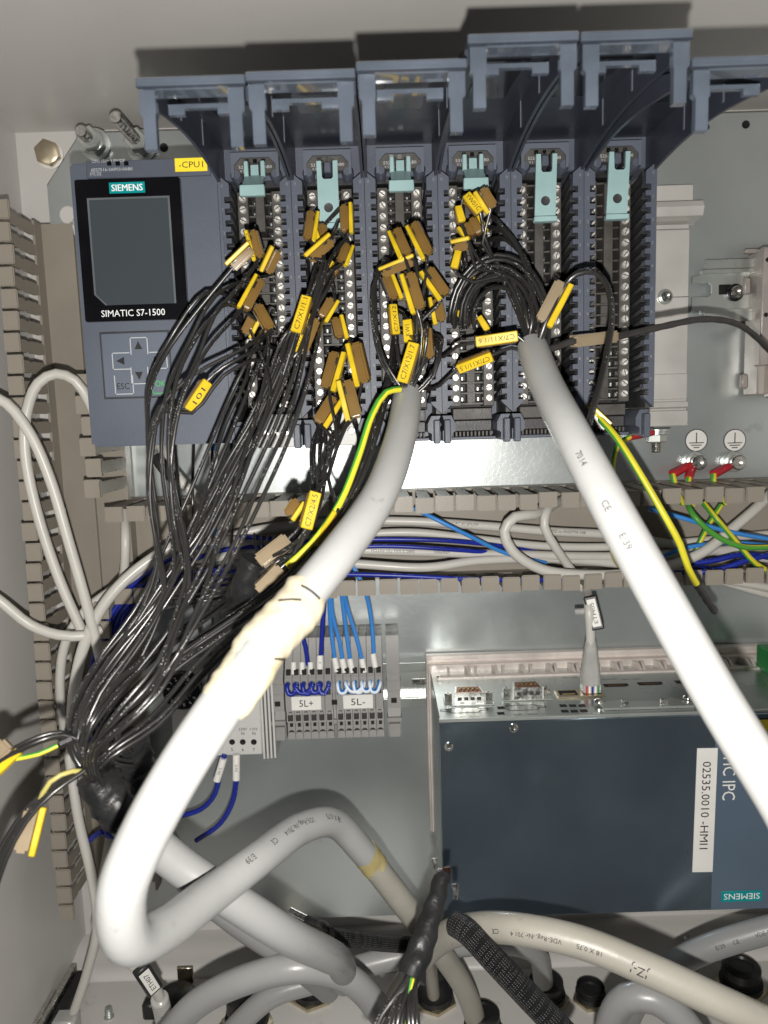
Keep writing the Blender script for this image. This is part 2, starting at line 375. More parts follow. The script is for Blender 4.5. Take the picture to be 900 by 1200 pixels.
# ------------------------------------------------------------------ wire trunking
FD = 60.0                                                              # depth of the trunking
def lip_finger(flip, lip):
    m = MB(); r = random.Random(3)
    prof = [(-.8, 12), (.8, 12), (.8, FD - 1.2), (.3, FD)]
    pts = [(-3.0, 12), (3.0, 12), (3.8, 17), (3.8, 30), (3.0, 31.5), (3.0, 34), (3.8, 35.5), (3.8, FD - 5), (5.4, FD - 3), (5.4, FD), (-5.4, FD), (-5.4, FD - 3), (-3.8, FD - 5), (-3.8, 35.5), (-3.0, 34), (-3.0, 31.5), (-3.8, 30), (-3.8, 17)]
    m.prism(pts, lambda a, b, h: V(a, b, h), -.75, .75)
    a, b = (-lip, .75) if flip > 0 else (-.75, lip)
    n0 = len(m.v)
    m.box(-5.5, 5.5, FD - 1.6, FD + .1, a, b, .6, seg=2)
    return m
FM = {k: mesh('finger', lip_finger(*k[:2]), 'trunking_plastic') for k in ((1, 8.6), (-1, 8.6))}
PITCH_F = 12.5
# left vertical trunking: x from the plate edge, 44 mm wide
XV0 = at(66, 500, 3).x; XV1 = XV0 + 47
ZV0, ZV1 = at(95, 1100, 60).z, at(62, 262, 3).z
tv = thing('wire_trunking', 'tall open slotted trunking running down the left side', 'trunking', V(XV0, 0, ZV0))
b = MB().box(XV0, XV1, .2, 2, ZV0, ZV1); part('base', b, 'trunking_plastic', tv)
part('side_web', MB().box(XV0 - .8, XV0 + .8, 2, 12, ZV0, ZV1), 'trunking_plastic', tv)
part('side_web', MB().box(XV1 - .8, XV1 + .8, 2, 12, ZV0, ZV1), 'trunking_plastic', tv)
part('divider_rib', MB().box(XV0 + 21, XV0 + 22.4, 2, 5, ZV0, ZV1), 'trunking_plastic', tv)
# horizontal trunking: top comb and bottom comb
ZH1, ZH0 = at(560, 582, FD).z, at(560, 693, FD).z
XH0, XH1 = at(122, 600, FD).x, 318
n = int((ZV1 - ZV0) / PITCH_F)
for i in range(n):
    z = ZV1 - 6 - i * PITCH_F
    o = inst('finger', FM[(1, 8.6)], tv, V(XV0, 0, z), (0, math.radians(-90), 0)); o.rotation_euler.z = random.uniform(-.015, .015)
    if not (ZH0 - 2 < z < ZH1 + 2) and z < at(130, 515, FD).z + 3 * PITCH_F:
        o = inst('finger', FM[(-1, 8.6)], tv, V(XV1, 0, z), (0, math.radians(-90), 0)); o.rotation_euler.z = random.uniform(-.03, .03)
th = thing('wire_trunking', 'open slotted trunking full of cables below the module row', 'trunking', V(XH0, 0, ZH0))
part('base', MB().box(XV1 + 1, XH1, .2, 2, ZH0, ZH1), 'trunking_plastic', th)
part('side_web', MB().box(XV1 + 1, XH1, 2, 12, ZH0 - .8, ZH0 + .8), 'trunking_plastic', th)
part('side_web', MB().box(XV1 + 1, XH1, 2, 12, ZH1 - .8, ZH1 + .8), 'trunking_plastic', th)
for k in range(2):
    part('base_groove', MB().box(XV1 + 14 + 30 * k, XV1 + 15.6 + 30 * k, 2, 4, ZH0 + 1, ZH1 - 1), 'trunking_plastic', th)
x = XV1 + 8
while x < XH1 - 5:
    o = inst('finger', FM[(1, 8.6)], th, V(x, 0, ZH1)); o.rotation_euler = (random.uniform(-.012, .012), random.uniform(-.01, .01), random.uniform(-.012, .012))
    if not (at(225, 680, FD).x < x < at(262, 680, FD).x):
        o = inst('finger', FM[(-1, 8.6)], th, V(x + 1.5, 0, ZH0)); o.rotation_euler = (random.uniform(-.012, .012), random.uniform(-.01, .01), random.uniform(-.012, .012))
    x += PITCH_F
# ------------------------------------------------------------------ profile rail behind the modules
xr = at(808, 300, 6).x
tr = thing('mounting_rail', 'ribbed aluminium rail end sticking out right of the modules', 'rail', at(790, 350, 0))
def zz(py, px=790, d=8): return at(px, py, d).z
x0r = at(100, 350, 6).x
part('rail_plate', MB().box(x0r, xr, .5, 6, zz(498), zz(268), .4), 'aluminium', tr)
part('top_flange', MB().box(x0r, xr + .5, .5, 9, zz(236), zz(217), .4), 'aluminium', tr)
part('hook_rib', MB().side([(1, zz(238)), (16, zz(240)), (18, zz(247)), (16, zz(257)), (5, zz(259)), (1, zz(262))], x0r, xr + 4), 'aluminium', tr)
part('groove_lip', MB().box(x0r, xr - .5, .5, 5, zz(267), zz(262)), 'aluminium', tr)
part('lower_rib', MB().side([(6, zz(470)), (9, zz(471)), (9.6, zz(477)), (6, zz(479))], x0r, xr - .5), 'aluminium', tr)
part('lower_panel', MB().box(x0r, xr - .8, 6, 10.5, zz(499), zz(481), .3), 'aluminium', tr)
part('lower_panel', MB().box(x0r, xr - .6, 6, 8, zz(468), zz(438), .3), 'aluminium', tr)
part('scribed_line', MB().box(at(780, 349, 6).x, xr, 6, 6.15, zz(348.6, d=6), zz(347.8, d=6)), 'dark_plastic', tr)
def panscrew(name, lab, px, py, d, r, mats=('zinc', 'steel_screw'), grp=None):
    p = at(px, py, d); t = thing(name, lab, 'screw', p, grp)
    part('washer', MB().lathe(p, F, [(0, r), (1, r), (1.2, r * .95)], 22), mats[0], t)
    m = MB().lathe(p + F * 1.2, F, [(0, r * .72), (r * .5, r * .72), (r * .62, r * .6), (r * .62, r * .34), (r * .3, r * .3)], 18)
    part('screw_head', m, mats[1], t); return t
panscrew('rail_screw', 'socket screw on the aluminium rail beside the last module', 779, 348, 6, 5.0)
# bolt under the rail with red lug
p = at(769, 503, 22)
t = thing('earth_bolt', 'downward hex bolt with nut under the rail end', 'bolt', p)
D_ = V(0, 0, -1)
part('washer', MB().lathe(p, D_, [(0, 8.5), (1.4, 8.5)], 22), 'zinc', t); part('washer', MB().lathe(p + D_ * 1.6, D_, [(0, 7.4), (1.6, 7.4)], 22), 'zinc', t)
part('nut', hexprof(MB(), p + D_ * 3.4, D_, 6.6, 5.2), 'zinc', t); part('threaded_rod', threads(MB(), p + D_ * 8, D_, 3.2, 7), 'steel_screw', t)
# ------------------------------------------------------------------ DIN rail bracket at the right
d = 9
x0, x1, z0, z1 = rect(813, 305, 884, 371, d)
tb = thing('rail_bracket', 'short zinc plated hat rail piece with slot at right edge', 'bracket', V(x0, 0, z0))
h = z1 - z0; zm = (z0 + z1) / 2
poly = [(x0, z0 + h * .12), (x1 + 30, z0 + h * .12), (x1 + 30, z1 - h * .22), (x0 + 8, z1 - h * .22), (x0, z1 - h * .26), (x0, zm + 4.5), (x0 + 11, zm + 4.5), (x0 + 13, zm + 2.5), (x0 + 13, zm - 2.5), (x0 + 11, zm - 4.5), (x0, zm - 4.5)]
part('web', MB().front(poly, d - 4, d - 2.6), 'zinc', tb)
part('flange', MB().box(x0 + 6, x1 + 30, d + 2, d + 3.2, z1 - h * .16, z1, .2), 'zinc', tb)
part('flange', MB().box(x0 + 6, x1 + 30, d + 2, d + 3.2, z0 - h * .1, z0 + h * .07, .2), 'zinc', tb)
part('bend', MB().box(x0 + 5, x1 + 30, d - 3, d + 2.8, z1 - h * .23, z1 - h * .17), 'zinc', tb)
part('bend', MB().box(x0 + 5, x1 + 30, d - 3, d + 2.8, z0 + h * .06, z0 + h * .12), 'zinc', tb)
part('slot', MB().box(x1 - 22, x1 - 14, d - 2.8, d - 2.4, zm - 3.4, zm + 3.0, .3), 'hole_black', tb)
panscrew('bracket_screw', 'black socket screw fixing the zinc hat rail piece', 861, 343, d - 2, 5.6, ('cover_screw_black', 'steel_screw'))
# device at the right edge
x0, x1, z0, z1 = rect(888, 290, 929, 462, 26)
te = thing('end_device', 'beige metal terminal housing cut off by the right edge', 'housing', V(x0, 0, z0))
part('body', MB().box(x0 + 3, x1 + 25, 3, 22, z0, z1, .8), 'device_metal', te)
part('front_plate', MB().box(x0, x0 + 6, 22, 30, z0 + 18, z1, .8), 'device_metal', te)
part('front_plate', MB().box(x0 + 7.5, x1 + 25, 22, 33, z0 - 2, z1 + 12, .8), 'device_metal', te)
part('top_tab', MB().box(x0 - 3, x0 + 8, 10, 14, z1 - .5, z1 + 2.2, .5), 'device_metal', te)
part('latch_tab', MB().box(x0 - 6, x0 - 1, 16, 19, z1 - 27, z1 - 16, 1.2), 'device_metal', te)
part('latch_tab', MB().box(x0 - 6, x0 - 1, 16, 19, z0 + 4, z0 + 14, 1.2), 'device_metal', te)
for q in (z1 - 8, zm - 20, z0 + 30):
    part('screw_hole', MB().lathe(V(x0 + 3, 29.8, q), F, [(0, 1.4), (.4, 1.4)], 10), 'hole_black', te)
# ------------------------------------------------------------------ earth stickers and bolts
for k, (px, py, lab) in enumerate(((816, 516, 'round white earth symbol sticker nearer the rail end'), (861, 516, 'round white earth symbol sticker nearer the right edge'))):
    p = at(px, py, .1); t = thing('earth_sticker', lab, 'sticker', p, 'earth symbol stickers')
    part('ring', MB().lathe(p, F, [(0, 7.7), (.16, 7.7)], 32), 'black_ink', t)
    part('disc', MB().lathe(p, F, [(0, 7.1), (.24, 7.1)], 32), 'paper_white', t)
    m = MB(); pr = p + F * .24
    m.box(pr.x - .35, pr.x + .35, pr.y, pr.y + .06, pr.z - 1.4, pr.z + 5.2)
    for w, q in ((5, -1.7), (3.6, -3.3), (2, -4.9)): m.box(pr.x - w, pr.x + w, pr.y, pr.y + .06, pr.z + q - .32, pr.z + q + .32)
    part('earth_symbol', m, 'black_ink', t, kind='stuff')
GB = []
for k, (px, py, lab) in enumerate(((812, 541, 'earth bolt with two red cable lugs'), (857, 541, 'earth bolt with one red cable lug'))):
    p = at(px, py, 0); t = thing('earth_bolt', lab, 'bolt', p, 'earth bolts above the trunking'); GB.append((t, p))
    part('washer', MB().lathe(p, F, [(0, 7.2), (1.5, 7.2), (1.7, 6.8)], 22), 'zinc', t)
    part('lug_ring', MB().lathe(p + F * 2, F, [(0, 6.2), (1.4, 6.2)], 20), 'zinc', t)
    part('washer', MB().lathe(p + F * 3.6, F, [(0, 7.0), (1.2, 7.0), (2.2, 5.6)], 22), 'zinc', t)
    part('bolt_head', MB().lathe(p + F * 5.8, F, [(0, 5), (5, 5), (6, 4.2), (6, 2.2), (4, 2)], 20), 'steel_screw', t)

# ------------------------------------------------------------------ the controller
DC = 138
X0, X1, Z0, Z1 = rect(93, 187, 266, 522, DC - 2)
tc = thing('controller', 'blue grey programmable controller with black framed display', 'controller', V(X0, 0, Z0))
part('housing', MB().box(X0 + 1.5, X1 - .3, 12, DC - 7, Z0 + 3, Z1 - 1, 1.2), 'module_blue_grey', tc)
fp = MB().box(X0, X1 - .2, DC - 8, DC - 2, Z0, Z1, 1.4, seg=2); part('front_cover', fp, 'panel_blue_grey', tc)
a, b2, c, e = rect(100, 186, 246, 207, DC)
part('label_strip', MB().box(a, b2, DC - 3, DC - .6, c, e, .4), 'module_blue_grey', tc)
m = MB()
for (px, s_, py) in ((127, 'CPU 1516-3 PN/DP', 188.5), (131, '6ES7516-3AP03-0AB0', 198.5)):
    p = at(px, py, DC - .5); m.text(s_, p, UX, UZ, 2.0, width=(15.5 if 'PN' in s_ else 19.5))
p = at(112, 204, DC - .5); m.text('[X] [2]', p, UX, UZ, 1.9)
part('lettering', m, 'grey_ink', tc)
for px in (128, 138, 148):
    q = at(px, 191.5, DC - .55); part('status_light', MB().box(q.x - 1.05, q.x + 1.05, q.y - .3, q.y + .15, q.z - 1, q.z + 1, .1), 'gloss_black', tc)
a, b2, c, e = rect(204.5, 184.5, 242.5, 200.5, DC)
lb = part('name_label', MB().box(a, b2, DC - .6, DC - .3, c, e, .14), 'yellow_label', tc)
part('lettering', MB().text('-CPU1', V((a + b2) / 2, DC - .28, (c + e) / 2), UX, UZ, 4.0, width=11.4), 'black_ink', lb)
a, b2, c, e = rect(94, 209.5, 216, 376, DC)
disp = part('display', MB().box(a, b2, DC - 3, DC + 1.2, c, e, .5, seg=2), 'gloss_black', tc)
a, b2, c, e = rect(107, 231, 203, 357, DC + 1)
part('screen', MB().front([(a, c + 5), (a + 5, c), (b2, c), (b2, e), (a, e)], DC + .8, DC + 1.3), 'screen_glass', disp)
part('screen_edge', MB().front([(a, c + 5), (a + .9, c + 4.6), (a + .9, e - .9), (b2 - .9, e - .9), (b2 - .9, c), (b2, c), (b2, e), (a, e)], DC + 1.3, DC + 1.55), 'screen_edge', disp)
part('screen_edge', MB().front([(a, c + 5), (a + 5, c), (a + 6, c), (a, c + 6)], DC + 1.3, DC + 1.56), 'screen_edge', disp)
a, b2, c, e = rect(128, 213.5, 170, 226.5, DC + 1)
bp_ = part('brand_plate', MB().box(a, b2, DC + 1, DC + 1.35, c, e, .1), 'turquoise', disp)
part('lettering', MB().text('SIEMENS', V((a + b2) / 2, DC + 1.4, (c + e) / 2), UX, UZ, 4.3, width=14.6).text('SIEMENS', V((a + b2) / 2 + .15, DC + 1.41, (c + e) / 2), UX, UZ, 4.3, width=14.6), 'white_ink', bp_)
p = at(156, 366.5, DC + 1.3); part('lettering', MB().text('SIMATIC S7-1500', V(p.x, DC + 1.27, p.z), UX, UZ, 4.4, width=30.5), 'white_ink', disp)
a, b2, c, e = rect(119, 389, 198, 465, DC)
kp = part('keypad', MB().box(a, b2, DC - 3, DC - 1.2, c, e, .5), 'keypad_grey', tc)
part('keypad_groove', MB().front([(a - .7, c - .7), (b2 + .7, c - .7), (b2 + .7, e + .7), (a - .7, e + .7)], DC - 2.6, DC - 1.97), 'dark_plastic', tc)
def frame_poly(px, py, w, h, gap, m):
    p = at(px, py, DC); D0, D1 = DC - 1.2, DC - 1.05; th_ = .42
    for (ax, az, bx, bz) in ((-w, -h, -w + th_, h), (w - th_, -h, w, h), (-w, h - th_, w, h), (-w, -h, w, -h + th_)):
        if gap and gap == ('l' if bx < 0 and az < 0 and bz > 0 else 'r' if ax > 0 else 't' if az > 0 else 'b'): continue
        m.box(p.x + ax, p.x + bx, D0, D1, p.z + az, p.z + bz)
for nm, px, py, gap, tri in (('up_key', 162, 405, 'b', [(-1.9, -1.7), (1.9, -1.7), (0, 2.1)]), ('left_key', 141, 423, 'r', [(1.9, -1.9), (1.9, 1.9), (-2, 0)]), ('right_key', 185, 422, 'l', [(-1.9, -1.9), (-1.9, 1.9), (2, 0)]), ('down_key', 163, 440, 't', [(-1.9, 1.7), (1.9, 1.7), (0, -2.1)])):
    m = MB(); frame_poly(px, py, 4.3, 4.1, gap, m); k = part(nm, m, 'grey_ink', kp, kind='stuff')
    p = at(px, py, DC - 1.1); part(nm.replace('key', 'arrow'), MB().front([(p.x + x, p.z + z) for x, z in tri], DC - 1.2, DC - 1.0), 'black_ink', kp)
m = MB(); frame_poly(144.5, 451, 4.6, 4.6, 't', m); part('escape_key', m, 'grey_ink', kp, kind='stuff')
p = at(144.5, 452.5, DC - 1.05); part('lettering', MB().text('ESC', V(p.x, DC - 1.1, p.z), UX, UZ, 4.3, width=6.0), 'black_ink', kp)
m = MB(); frame_poly(188, 450, 4.6, 4.6, 't', m); part('confirm_key', m, 'green_ink', kp, kind='stuff')
p = at(188, 449.5, DC - 1.05); part('lettering', MB().text('OK', V(p.x, DC - 1.1, p.z), UX, UZ, 4.3, width=5), 'green_ink', kp)

# ------------------------------------------------------------------ the six signal modules
DV, DT = 134.0, 116.0                                                   # divider face and terminal face
XM = [at(259.5 + (430 - 259.5) / 2 * i, 300 + 0 * i, DV).x for i in range(3)]
PW = (at(769, 300, DV).x - at(259.5, 300, DV).x) / 6
XM = [at(259.5, 300, DV).x + PW * i for i in range(7)]
ZT1, ZT0 = at(450, 228, DT).z, at(450, 470, DT).z
ROWS = 20; RP = (ZT1 - ZT0) / (ROWS - 1)
ZD1, ZD0 = at(450, 199, DV).z, at(450, 487, DV).z                       # divider top and bottom
ZB = at(450, 520, DV).z                                                 # module bottom
scr = MB().lathe(V(0, 0, 0), F, [(0, 1.9), (1.5, 1.9), (2.0, 1.5)], 10); scr.box(-1.5, 1.5, 1.8, 2.1, -.22, .22, 0, 1)
SCREW = mesh('screw', scr, ['screw_nickel', 'dark_plastic'])
CX = (.245, .735)
def row_z(r): return ZT1 - RP * r
MODS = []
FT = [(95, 255), (88, 256), (76, 258), (44, 258), (41, 259), (71, 258)]
LAB = ['first signal module right of the controller, short turquoise latch bent out', 'second signal module from the controller, long hanging turquoise latch over yellow tags',
       'third signal module, short turquoise latch, wired into the left big cable', 'fourth signal module, short turquoise latch over coiled black wires',
       'fifth signal module, long turquoise latch and bare terminals', 'last signal module at the rail end, long turquoise latch']
PART_NO = ['522-5HF00-0AB0', '521-1BH00-0AB0', '532-5HF00-0AB0', '531-7KF00-0AB0', '522-1BH01-0AB0', '522-1BH01-0AB0']
SHORT = (0, 2, 3)
def nstrip(x, w, sgn, zt0, zt1):
    """comb outline: solid strip from x, teeth to x + sgn*w, notch at every terminal row"""
    a, b = x, x + sgn * w; i = x + sgn * w * .52
    P = [(a, zt0), (b, zt0 + 4.5 if sgn else zt0)]
    P = [(a, zt0), (b, zt0 + 5)]
    for r in reversed(range(ROWS)):
        z = row_z(r)
        if zt0 + 6.5 < z < zt1 - 8: P += [(b, z - 1.5), (i, z - 1.5), (i, z + 1.5), (b, z + 1.5)]
    P += [(b, zt1 - 4), (a, zt1)]
    return P
for i in range(6):
    L, Rr = XM[i], XM[i + 1]; w = Rr - L
    t = thing('signal_module', LAB[i], 'module', V(L, 0, ZB), 'signal modules on the rail'); MODS.append(t)
    zcap = ZD1 + 2
    part('housing', MB().box(L + .15, Rr - .15, 10, 98, ZB, zcap + 22, .6), 'module_blue_grey', t)
    part('divider', MB().front(nstrip(L + .12, 5.2, 1, ZD0, ZD1), DV - 5, DV), 'module_blue_grey', t)
    part('divider', MB().front(nstrip(Rr - .12, 5.2, -1, ZD0, ZD1), DV - 5, DV), 'module_blue_grey', t)
    for sx in (L + .12, Rr - .12 - 2.6):
        part('side_wall', MB().box(sx, sx + 2.6, 98, DV - 4.9, ZD0, ZD1 - 3), 'dark_plastic', t)
    m = MB()
    for r in range(ROWS):
        z = row_z(r)
        for x0, x1 in ((L + 2.9, L + 5.4), (Rr - 5.4, Rr - 2.9)):
            vs = [V(x, d, z + q + (2.2 if d > 110 else -.6)) for x in (x0, x1) for d in (99, 128.5) for q in (-1.0, .9)]
            m.add(vs, [(0, 1, 3, 2), (4, 6, 7, 5), (0, 4, 5, 1), (2, 3, 7, 6), (0, 2, 6, 4), (1, 5, 7, 3)])
    part('wall_ribs', m, 'dark_plastic', t, kind='stuff')
    # terminal block
    tbk = part('terminal_block', MB().box(L + 5.6, Rr - 5.6, 98, 104, ZT0 - 5, ZT1 + 4, .3), 'hole_black', t)
    for cx in CX:
        xc = L + w * cx
        part('terminal_strip', MB().box(xc - 2.75, xc + 2.75, 103, DT, ZT0 - 4, ZT1 + 3.4, .3), 'terminal_strip', t)
    xc = L + w * .49
    part('centre_bar', MB().box(xc - 2.3, xc + 2.3, 103.5, DT + .5, ZT0 + RP * (10 if i > 3 else 16), ZT1 + 2, .3), 'terminal_strip', t)
    part('centre_bar', MB().box(xc - 2.2, xc + 2.2, 103.5, DT - 5, ZT0 - 3, ZT0 + RP * (9.6 if i > 3 else 15.6), .3), 'terminal_strip', t)
    m = MB(); c2 = MB()
    for r in range(ROWS + 1):
        z = row_z(r) + RP / 2
        m.box(L + w * CX[0] + 2.6, L + w * CX[1] - 2.6, 103.2, DT - 2.5, z - .45, z + .45)
        if r < ROWS:
            for sx in (L + w * .37, L + w * .61): c2.box(sx - .45, sx + .35, 103.6, 106 + 1.0 * ((r * 7 + i) % 3), row_z(r) - 1.1, row_z(r) + .6)
    part('slot_webs', m, 'terminal_strip', t, kind='stuff')
    part('slot_contacts', c2, 'zinc', t, kind='stuff')
    for r in range(ROWS):
        for k, cx in enumerate(CX):
            inst('screw', SCREW, t, V(L + w * cx, DT - .2, row_z(r)), (0, random.uniform(0, 3), 0))
    # feet
    bxl, bxr = L + 5, Rr - 5
    m = MB().front([(L + .5, ZB), (bxl, ZB), (bxl, ZB + 4), (bxl + 2, ZB + 5), (bxl + 2, ZB + 9), (bxl, ZD0 - 1), (L + .5, ZD0 - 1), (L + 2.2, ZB + 8), (L + .5, ZB + 5)], 98, DV - 6)
    part('foot_clip', m, 'module_blue_grey', t)
    m = MB().front([(Rr - .5, ZB), (bxr, ZB), (bxr, ZB + 4), (bxr - 2, ZB + 5), (bxr - 2, ZB + 9), (bxr, ZD0 - 1), (Rr - .5, ZD0 - 1), (Rr - 2.2, ZB + 8), (Rr - .5, ZB + 5)], 98, DV - 6)
    part('foot_clip', m, 'module_blue_grey', t)
    for sx in (L + 2.6, Rr - 2.6):
        part('clip_hook', MB().box(sx - 1.6, sx + 1.6, DV - 8, DV - 1.5, ZB - 1, ZD0 - 3, .5), 'module_blue_grey', t)
    if i in (0, 1):                                                     # light shield clamps show at the bottom of these two
        sp = part('supply_plug', MB().box(L + 9.5, Rr - 6, 100, DT - 1, ZB - 1, ZT0 - 5, .6), 'supply_grey', t)
        for q in range(3):
            xq = L + 13.5 + q * 5.2
            part('plug_screw', MB().lathe(V(xq, DT - 1.1, (ZB + ZT0) / 2 - 4), F, [(0, 2.2), (.5, 2.2), (.7, 1.5)], 12), 'steel_screw', sp)
    else:
        part('bottom_cover', MB().box(bxl + 2.2, bxr - 2.2, 100, DT - 3, ZT0 - 11, ZT0 - 5, .4), 'terminal_strip', t)
        part('bottom_cover', MB().box(bxl + .2, bxr - 2.2, 100, DT - 5, ZT0 - 17, ZT0 - 11.3, .4), 'dark_plastic', t)
        m = MB()
        for q in range(11):
            xq = bxl + 2 + q * (bxr - bxl - 5) / 10; m.box(xq - .45, xq + .45, 100, DT - 4, ZT0 - 19.5, ZT0 - 17.2)
        part('shield_teeth', m, 'terminal_strip', t, kind='stuff')
        part('bottom_edge', MB().box(bxl + .2, bxr - .2, 100, DT - 3, ZB, ZT0 - 19.7, .4), 'module_blue_grey', t)
    # head: label trapezoid under the flap
    xm = (L + Rr) / 2
    part('head', MB().box(L + .3, Rr - .3, 98, DV - 12, ZD1 + .5, ZD1 + 18, .6), 'module_blue_grey', t)
    tz = ZD1 + 2.2
    lp = part('type_plate', MB().front([(L + 6, tz - 2), (L + 7.4, tz - 2), (L + 7.4, tz + 3.6), (L + 10.5, tz + 7), (Rr - 10.5, tz + 7), (Rr - 7.4, tz + 3.6), (Rr - 7.4, tz - 2), (Rr - 6, tz - 2), (Rr - 6, tz + 9.4), (L + 6, tz + 9.4)], DV - 10, DV - 5), 'panel_blue_grey', t)
    part('type_label', MB().front([(L + 7.4, tz + .2), (Rr - 7.4, tz + .2), (Rr - 7.4, tz + 3.6), (Rr - 10.5, tz + 7), (L + 10.5, tz + 7), (L + 7.4, tz + 3.6)], DV - 11, DV - 6.5), 'terminal_strip', t)
    part('lettering', MB().text(PART_NO[i], V(xm, DV - 6.4, tz + 3.0), UX, UZ, 2.0, width=16).text('X 2', V(L + 11, DV - 6.4, tz + 1.2), UX, UZ, 1.4), 'grey_ink', lp)
    for q in (-4, 0, 4):
        part('status_light', MB().box(xm + q - .95, xm + q + .95, DV - 6.6, DV - 6.2, tz + 4.6, tz + 6.6), 'gloss_black', lp)
    m = MB()
    for r in range(0, ROWS, 2):
        m.text(str(r // 2), V(L + 1.9, DV + .05, row_z(r) + RP * .2), UX, UZ, 2.0)
        m.text(str(r // 2), V(Rr - 1.9, DV + .05, row_z(r) + RP * .2), UX, UZ, 2.0)
    part('lettering', m, 'faint_ink', t)
    part('recess', MB().box(L + 6, Rr - 6, 98, DV - 16, ZT1 + 4.3, ZD1 + 2, .3), 'black_plastic', t)
    for sg in (-1, 1):
        part('hinge_knob', MB().lathe(V(xm + sg * 9.5, DV - 17, ZT1 + 8), F, [(0, 3.0), (9, 3.0), (11, 2.0)], 14), 'module_blue_grey', t)
    for sg in (-1, 1): part('latch_mount', MB().box(xm + sg * 2.6 - .7, xm + sg * 2.6 + .7, DV - 16, DV - 3, ZT1 + 6, ZT1 + 12.5, .3), 'black_plastic', t)
    part('latch_pivot', MB().box(xm - 1.8, xm + 1.8, DV - 14, DV - 4, ZT1 + 7, ZT1 + 12, .5), 'module_blue_grey', t)
    # turquoise latch
    wl = 5.0; zt_ = ZT1 + 11.5
    if i in SHORT:
        Lz = 11.5
        la = MB()
        la.side([(DV - 6, zt_), (DV - 4, zt_), (DV - 3.4, zt_ - 5), (DV + 7, zt_ - 12.5), (DV + 5.6, zt_ - 13.6), (DV - 5, zt_ - 6)], xm - wl + .3, xm + wl - .3)
        lo = part('latch', la, 'latch_turquoise', t)
        part('latch_lip', MB().box(xm - wl - .9, xm + wl + .9, DV + 4.5, DV + 7.6, zt_ - 17.4, zt_ - 12.3, .4), 'latch_turquoise', lo)
        for sg in (-1, 1): part('latch_arm', MB().box(xm + sg * (wl - 1) - 1.1, xm + sg * (wl - 1) + 1.1, DV - 6, DV - 2.6, zt_ - 6, zt_ + 1.6, .4), 'latch_turquoise', lo)
    else:
        zb_ = zt_ - 29; hz = zb_ + 7.5; n = 16
        la = MB(); sk = (-.9 if i == 4 else -1.4 if i == 5 else 0)
        out = [(xm + sk - wl, zb_), (xm + sk + wl, zb_), (xm + wl, zt_), (xm + wl - 2.2, zt_), (xm + wl - 2.4, zt_ - 7.5), (xm + wl - 3.2, zt_ - 8.3), (xm - wl + 3.2, zt_ - 8.3), (xm - wl + 2.4, zt_ - 7.5), (xm - wl + 2.2, zt_), (xm - wl, zt_)]
        la.front(out, DV - 3, DV - 1.2); lo = part('latch', la, 'latch_turquoise', t)
        part('latch_lip', MB().box(xm + sk - wl - .6, xm + sk + wl + .6, DV - 3.4, DV + .8, zb_ - 2.4, zb_ + .2, .4), 'latch_turquoise', lo)
        part('latch_hole', MB().lathe(V(xm + sk * .8, DV - 1.25, hz), F, [(0, 2.2), (.15, 2.2), (.1, 2.0)], 20), 'dark_plastic', lo)
    # flap
    ty, td = FT[i]; px_c = (218, 350, 483, 614, 748, 880)[i]
    tip = at(px_c, ty, td); hz_, hd = ZD1 + 17.0, DV - 14
    Nn = 10
    def pz(s, o=0.0): return hz_ + (tip.z - hz_) * s + 7 * math.sin(math.pi * s) - o
    def pd(s): return hd + (td - hd) * s
    top = [(pd(k / Nn), pz(k / Nn)) for k in range(Nn + 1)]; bot = [(pd(k / Nn), pz(k / Nn, 1.6)) for k in range(Nn, -1, -1)]
    fo = part('flap', MB().side(top + bot, L + .3, Rr - .3), 'flap_dark', t)
    for xw in (L + .3, Rr - 1.6):
        low = [(pd(k / Nn * .93), pz(k / Nn * .93, 1.5 + 4.5 + 15.5 * (1 - k / Nn) ** .9)) for k in range(Nn, -1, -1)]
        upp = [(pd(k / Nn * .93), pz(k / Nn * .93, 1.0)) for k in range(Nn + 1)]
        part('flap_side', MB().side(upp + low, xw, xw + 1.3), 'flap_side', fo)
    for s_ in (.35, .62):
        for xw in (L + 1.65, Rr - 1.95): part('flap_rib', MB().box(xw, xw + .35, pd(s_), pd(s_) + 1.2, pz(s_, 1.5 + 12 * (1 - s_) + 3), pz(s_, 1.4)), 'panel_blue_grey', fo)
    part('flap_lip', MB().box(L + .15, Rr - .15, td - 2, td + .2, tip.z - 1.4, tip.z + 1.6, .4), 'flap_clear', fo)
    part('label_holder', MB().box(L + 2, Rr - 2, td - 9, td - 2.1, tip.z - 1.5, tip.z + .2, .3), 'flap_clear', fo)
    part('label_holder', MB().front([(L + 6.5, tip.z - 4.6), (L + 12, tip.z - 4.6), (L + 12, tip.z - 2.6), (Rr - 12, tip.z - 2.6), (Rr - 12, tip.z - 4.6), (Rr - 6.5, tip.z - 4.6), (Rr - 6.5, tip.z - 1.2), (L + 6.5, tip.z - 1.2)], td - 16, td - 14), 'flap_clear', fo)
    for xw in (L + .5, Rr - 6.9):
        dz = 1 if xw < L + 3 else 0
        tb_ = MB().front([(xw + (.3 if dz else .9), tip.z - 2), (xw + (5.5 if dz else 6.1), tip.z - 2), (xw + (5.5 if dz else 6.1), tip.z - 9), (xw + 5.2, tip.z - 10), (xw + 5.2, tip.z - 20), (xw + 1.2, tip.z - 20), (xw + 1.2, tip.z - 10), (xw + (.3 if dz else .9), tip.z - 9)], td - 3.5, td - .6)
        part('flap_tab', tb_, 'flap_clear', fo)
    part('label_window', MB().side([(pd(k / 10), pz(k / 10, 1.7)) for k in range(4, 9)] + [(pd(k / 10), pz(k / 10, 2.3)) for k in range(8, 3, -1)], xm - 8, xm + 8), 'gloss_black', fo)
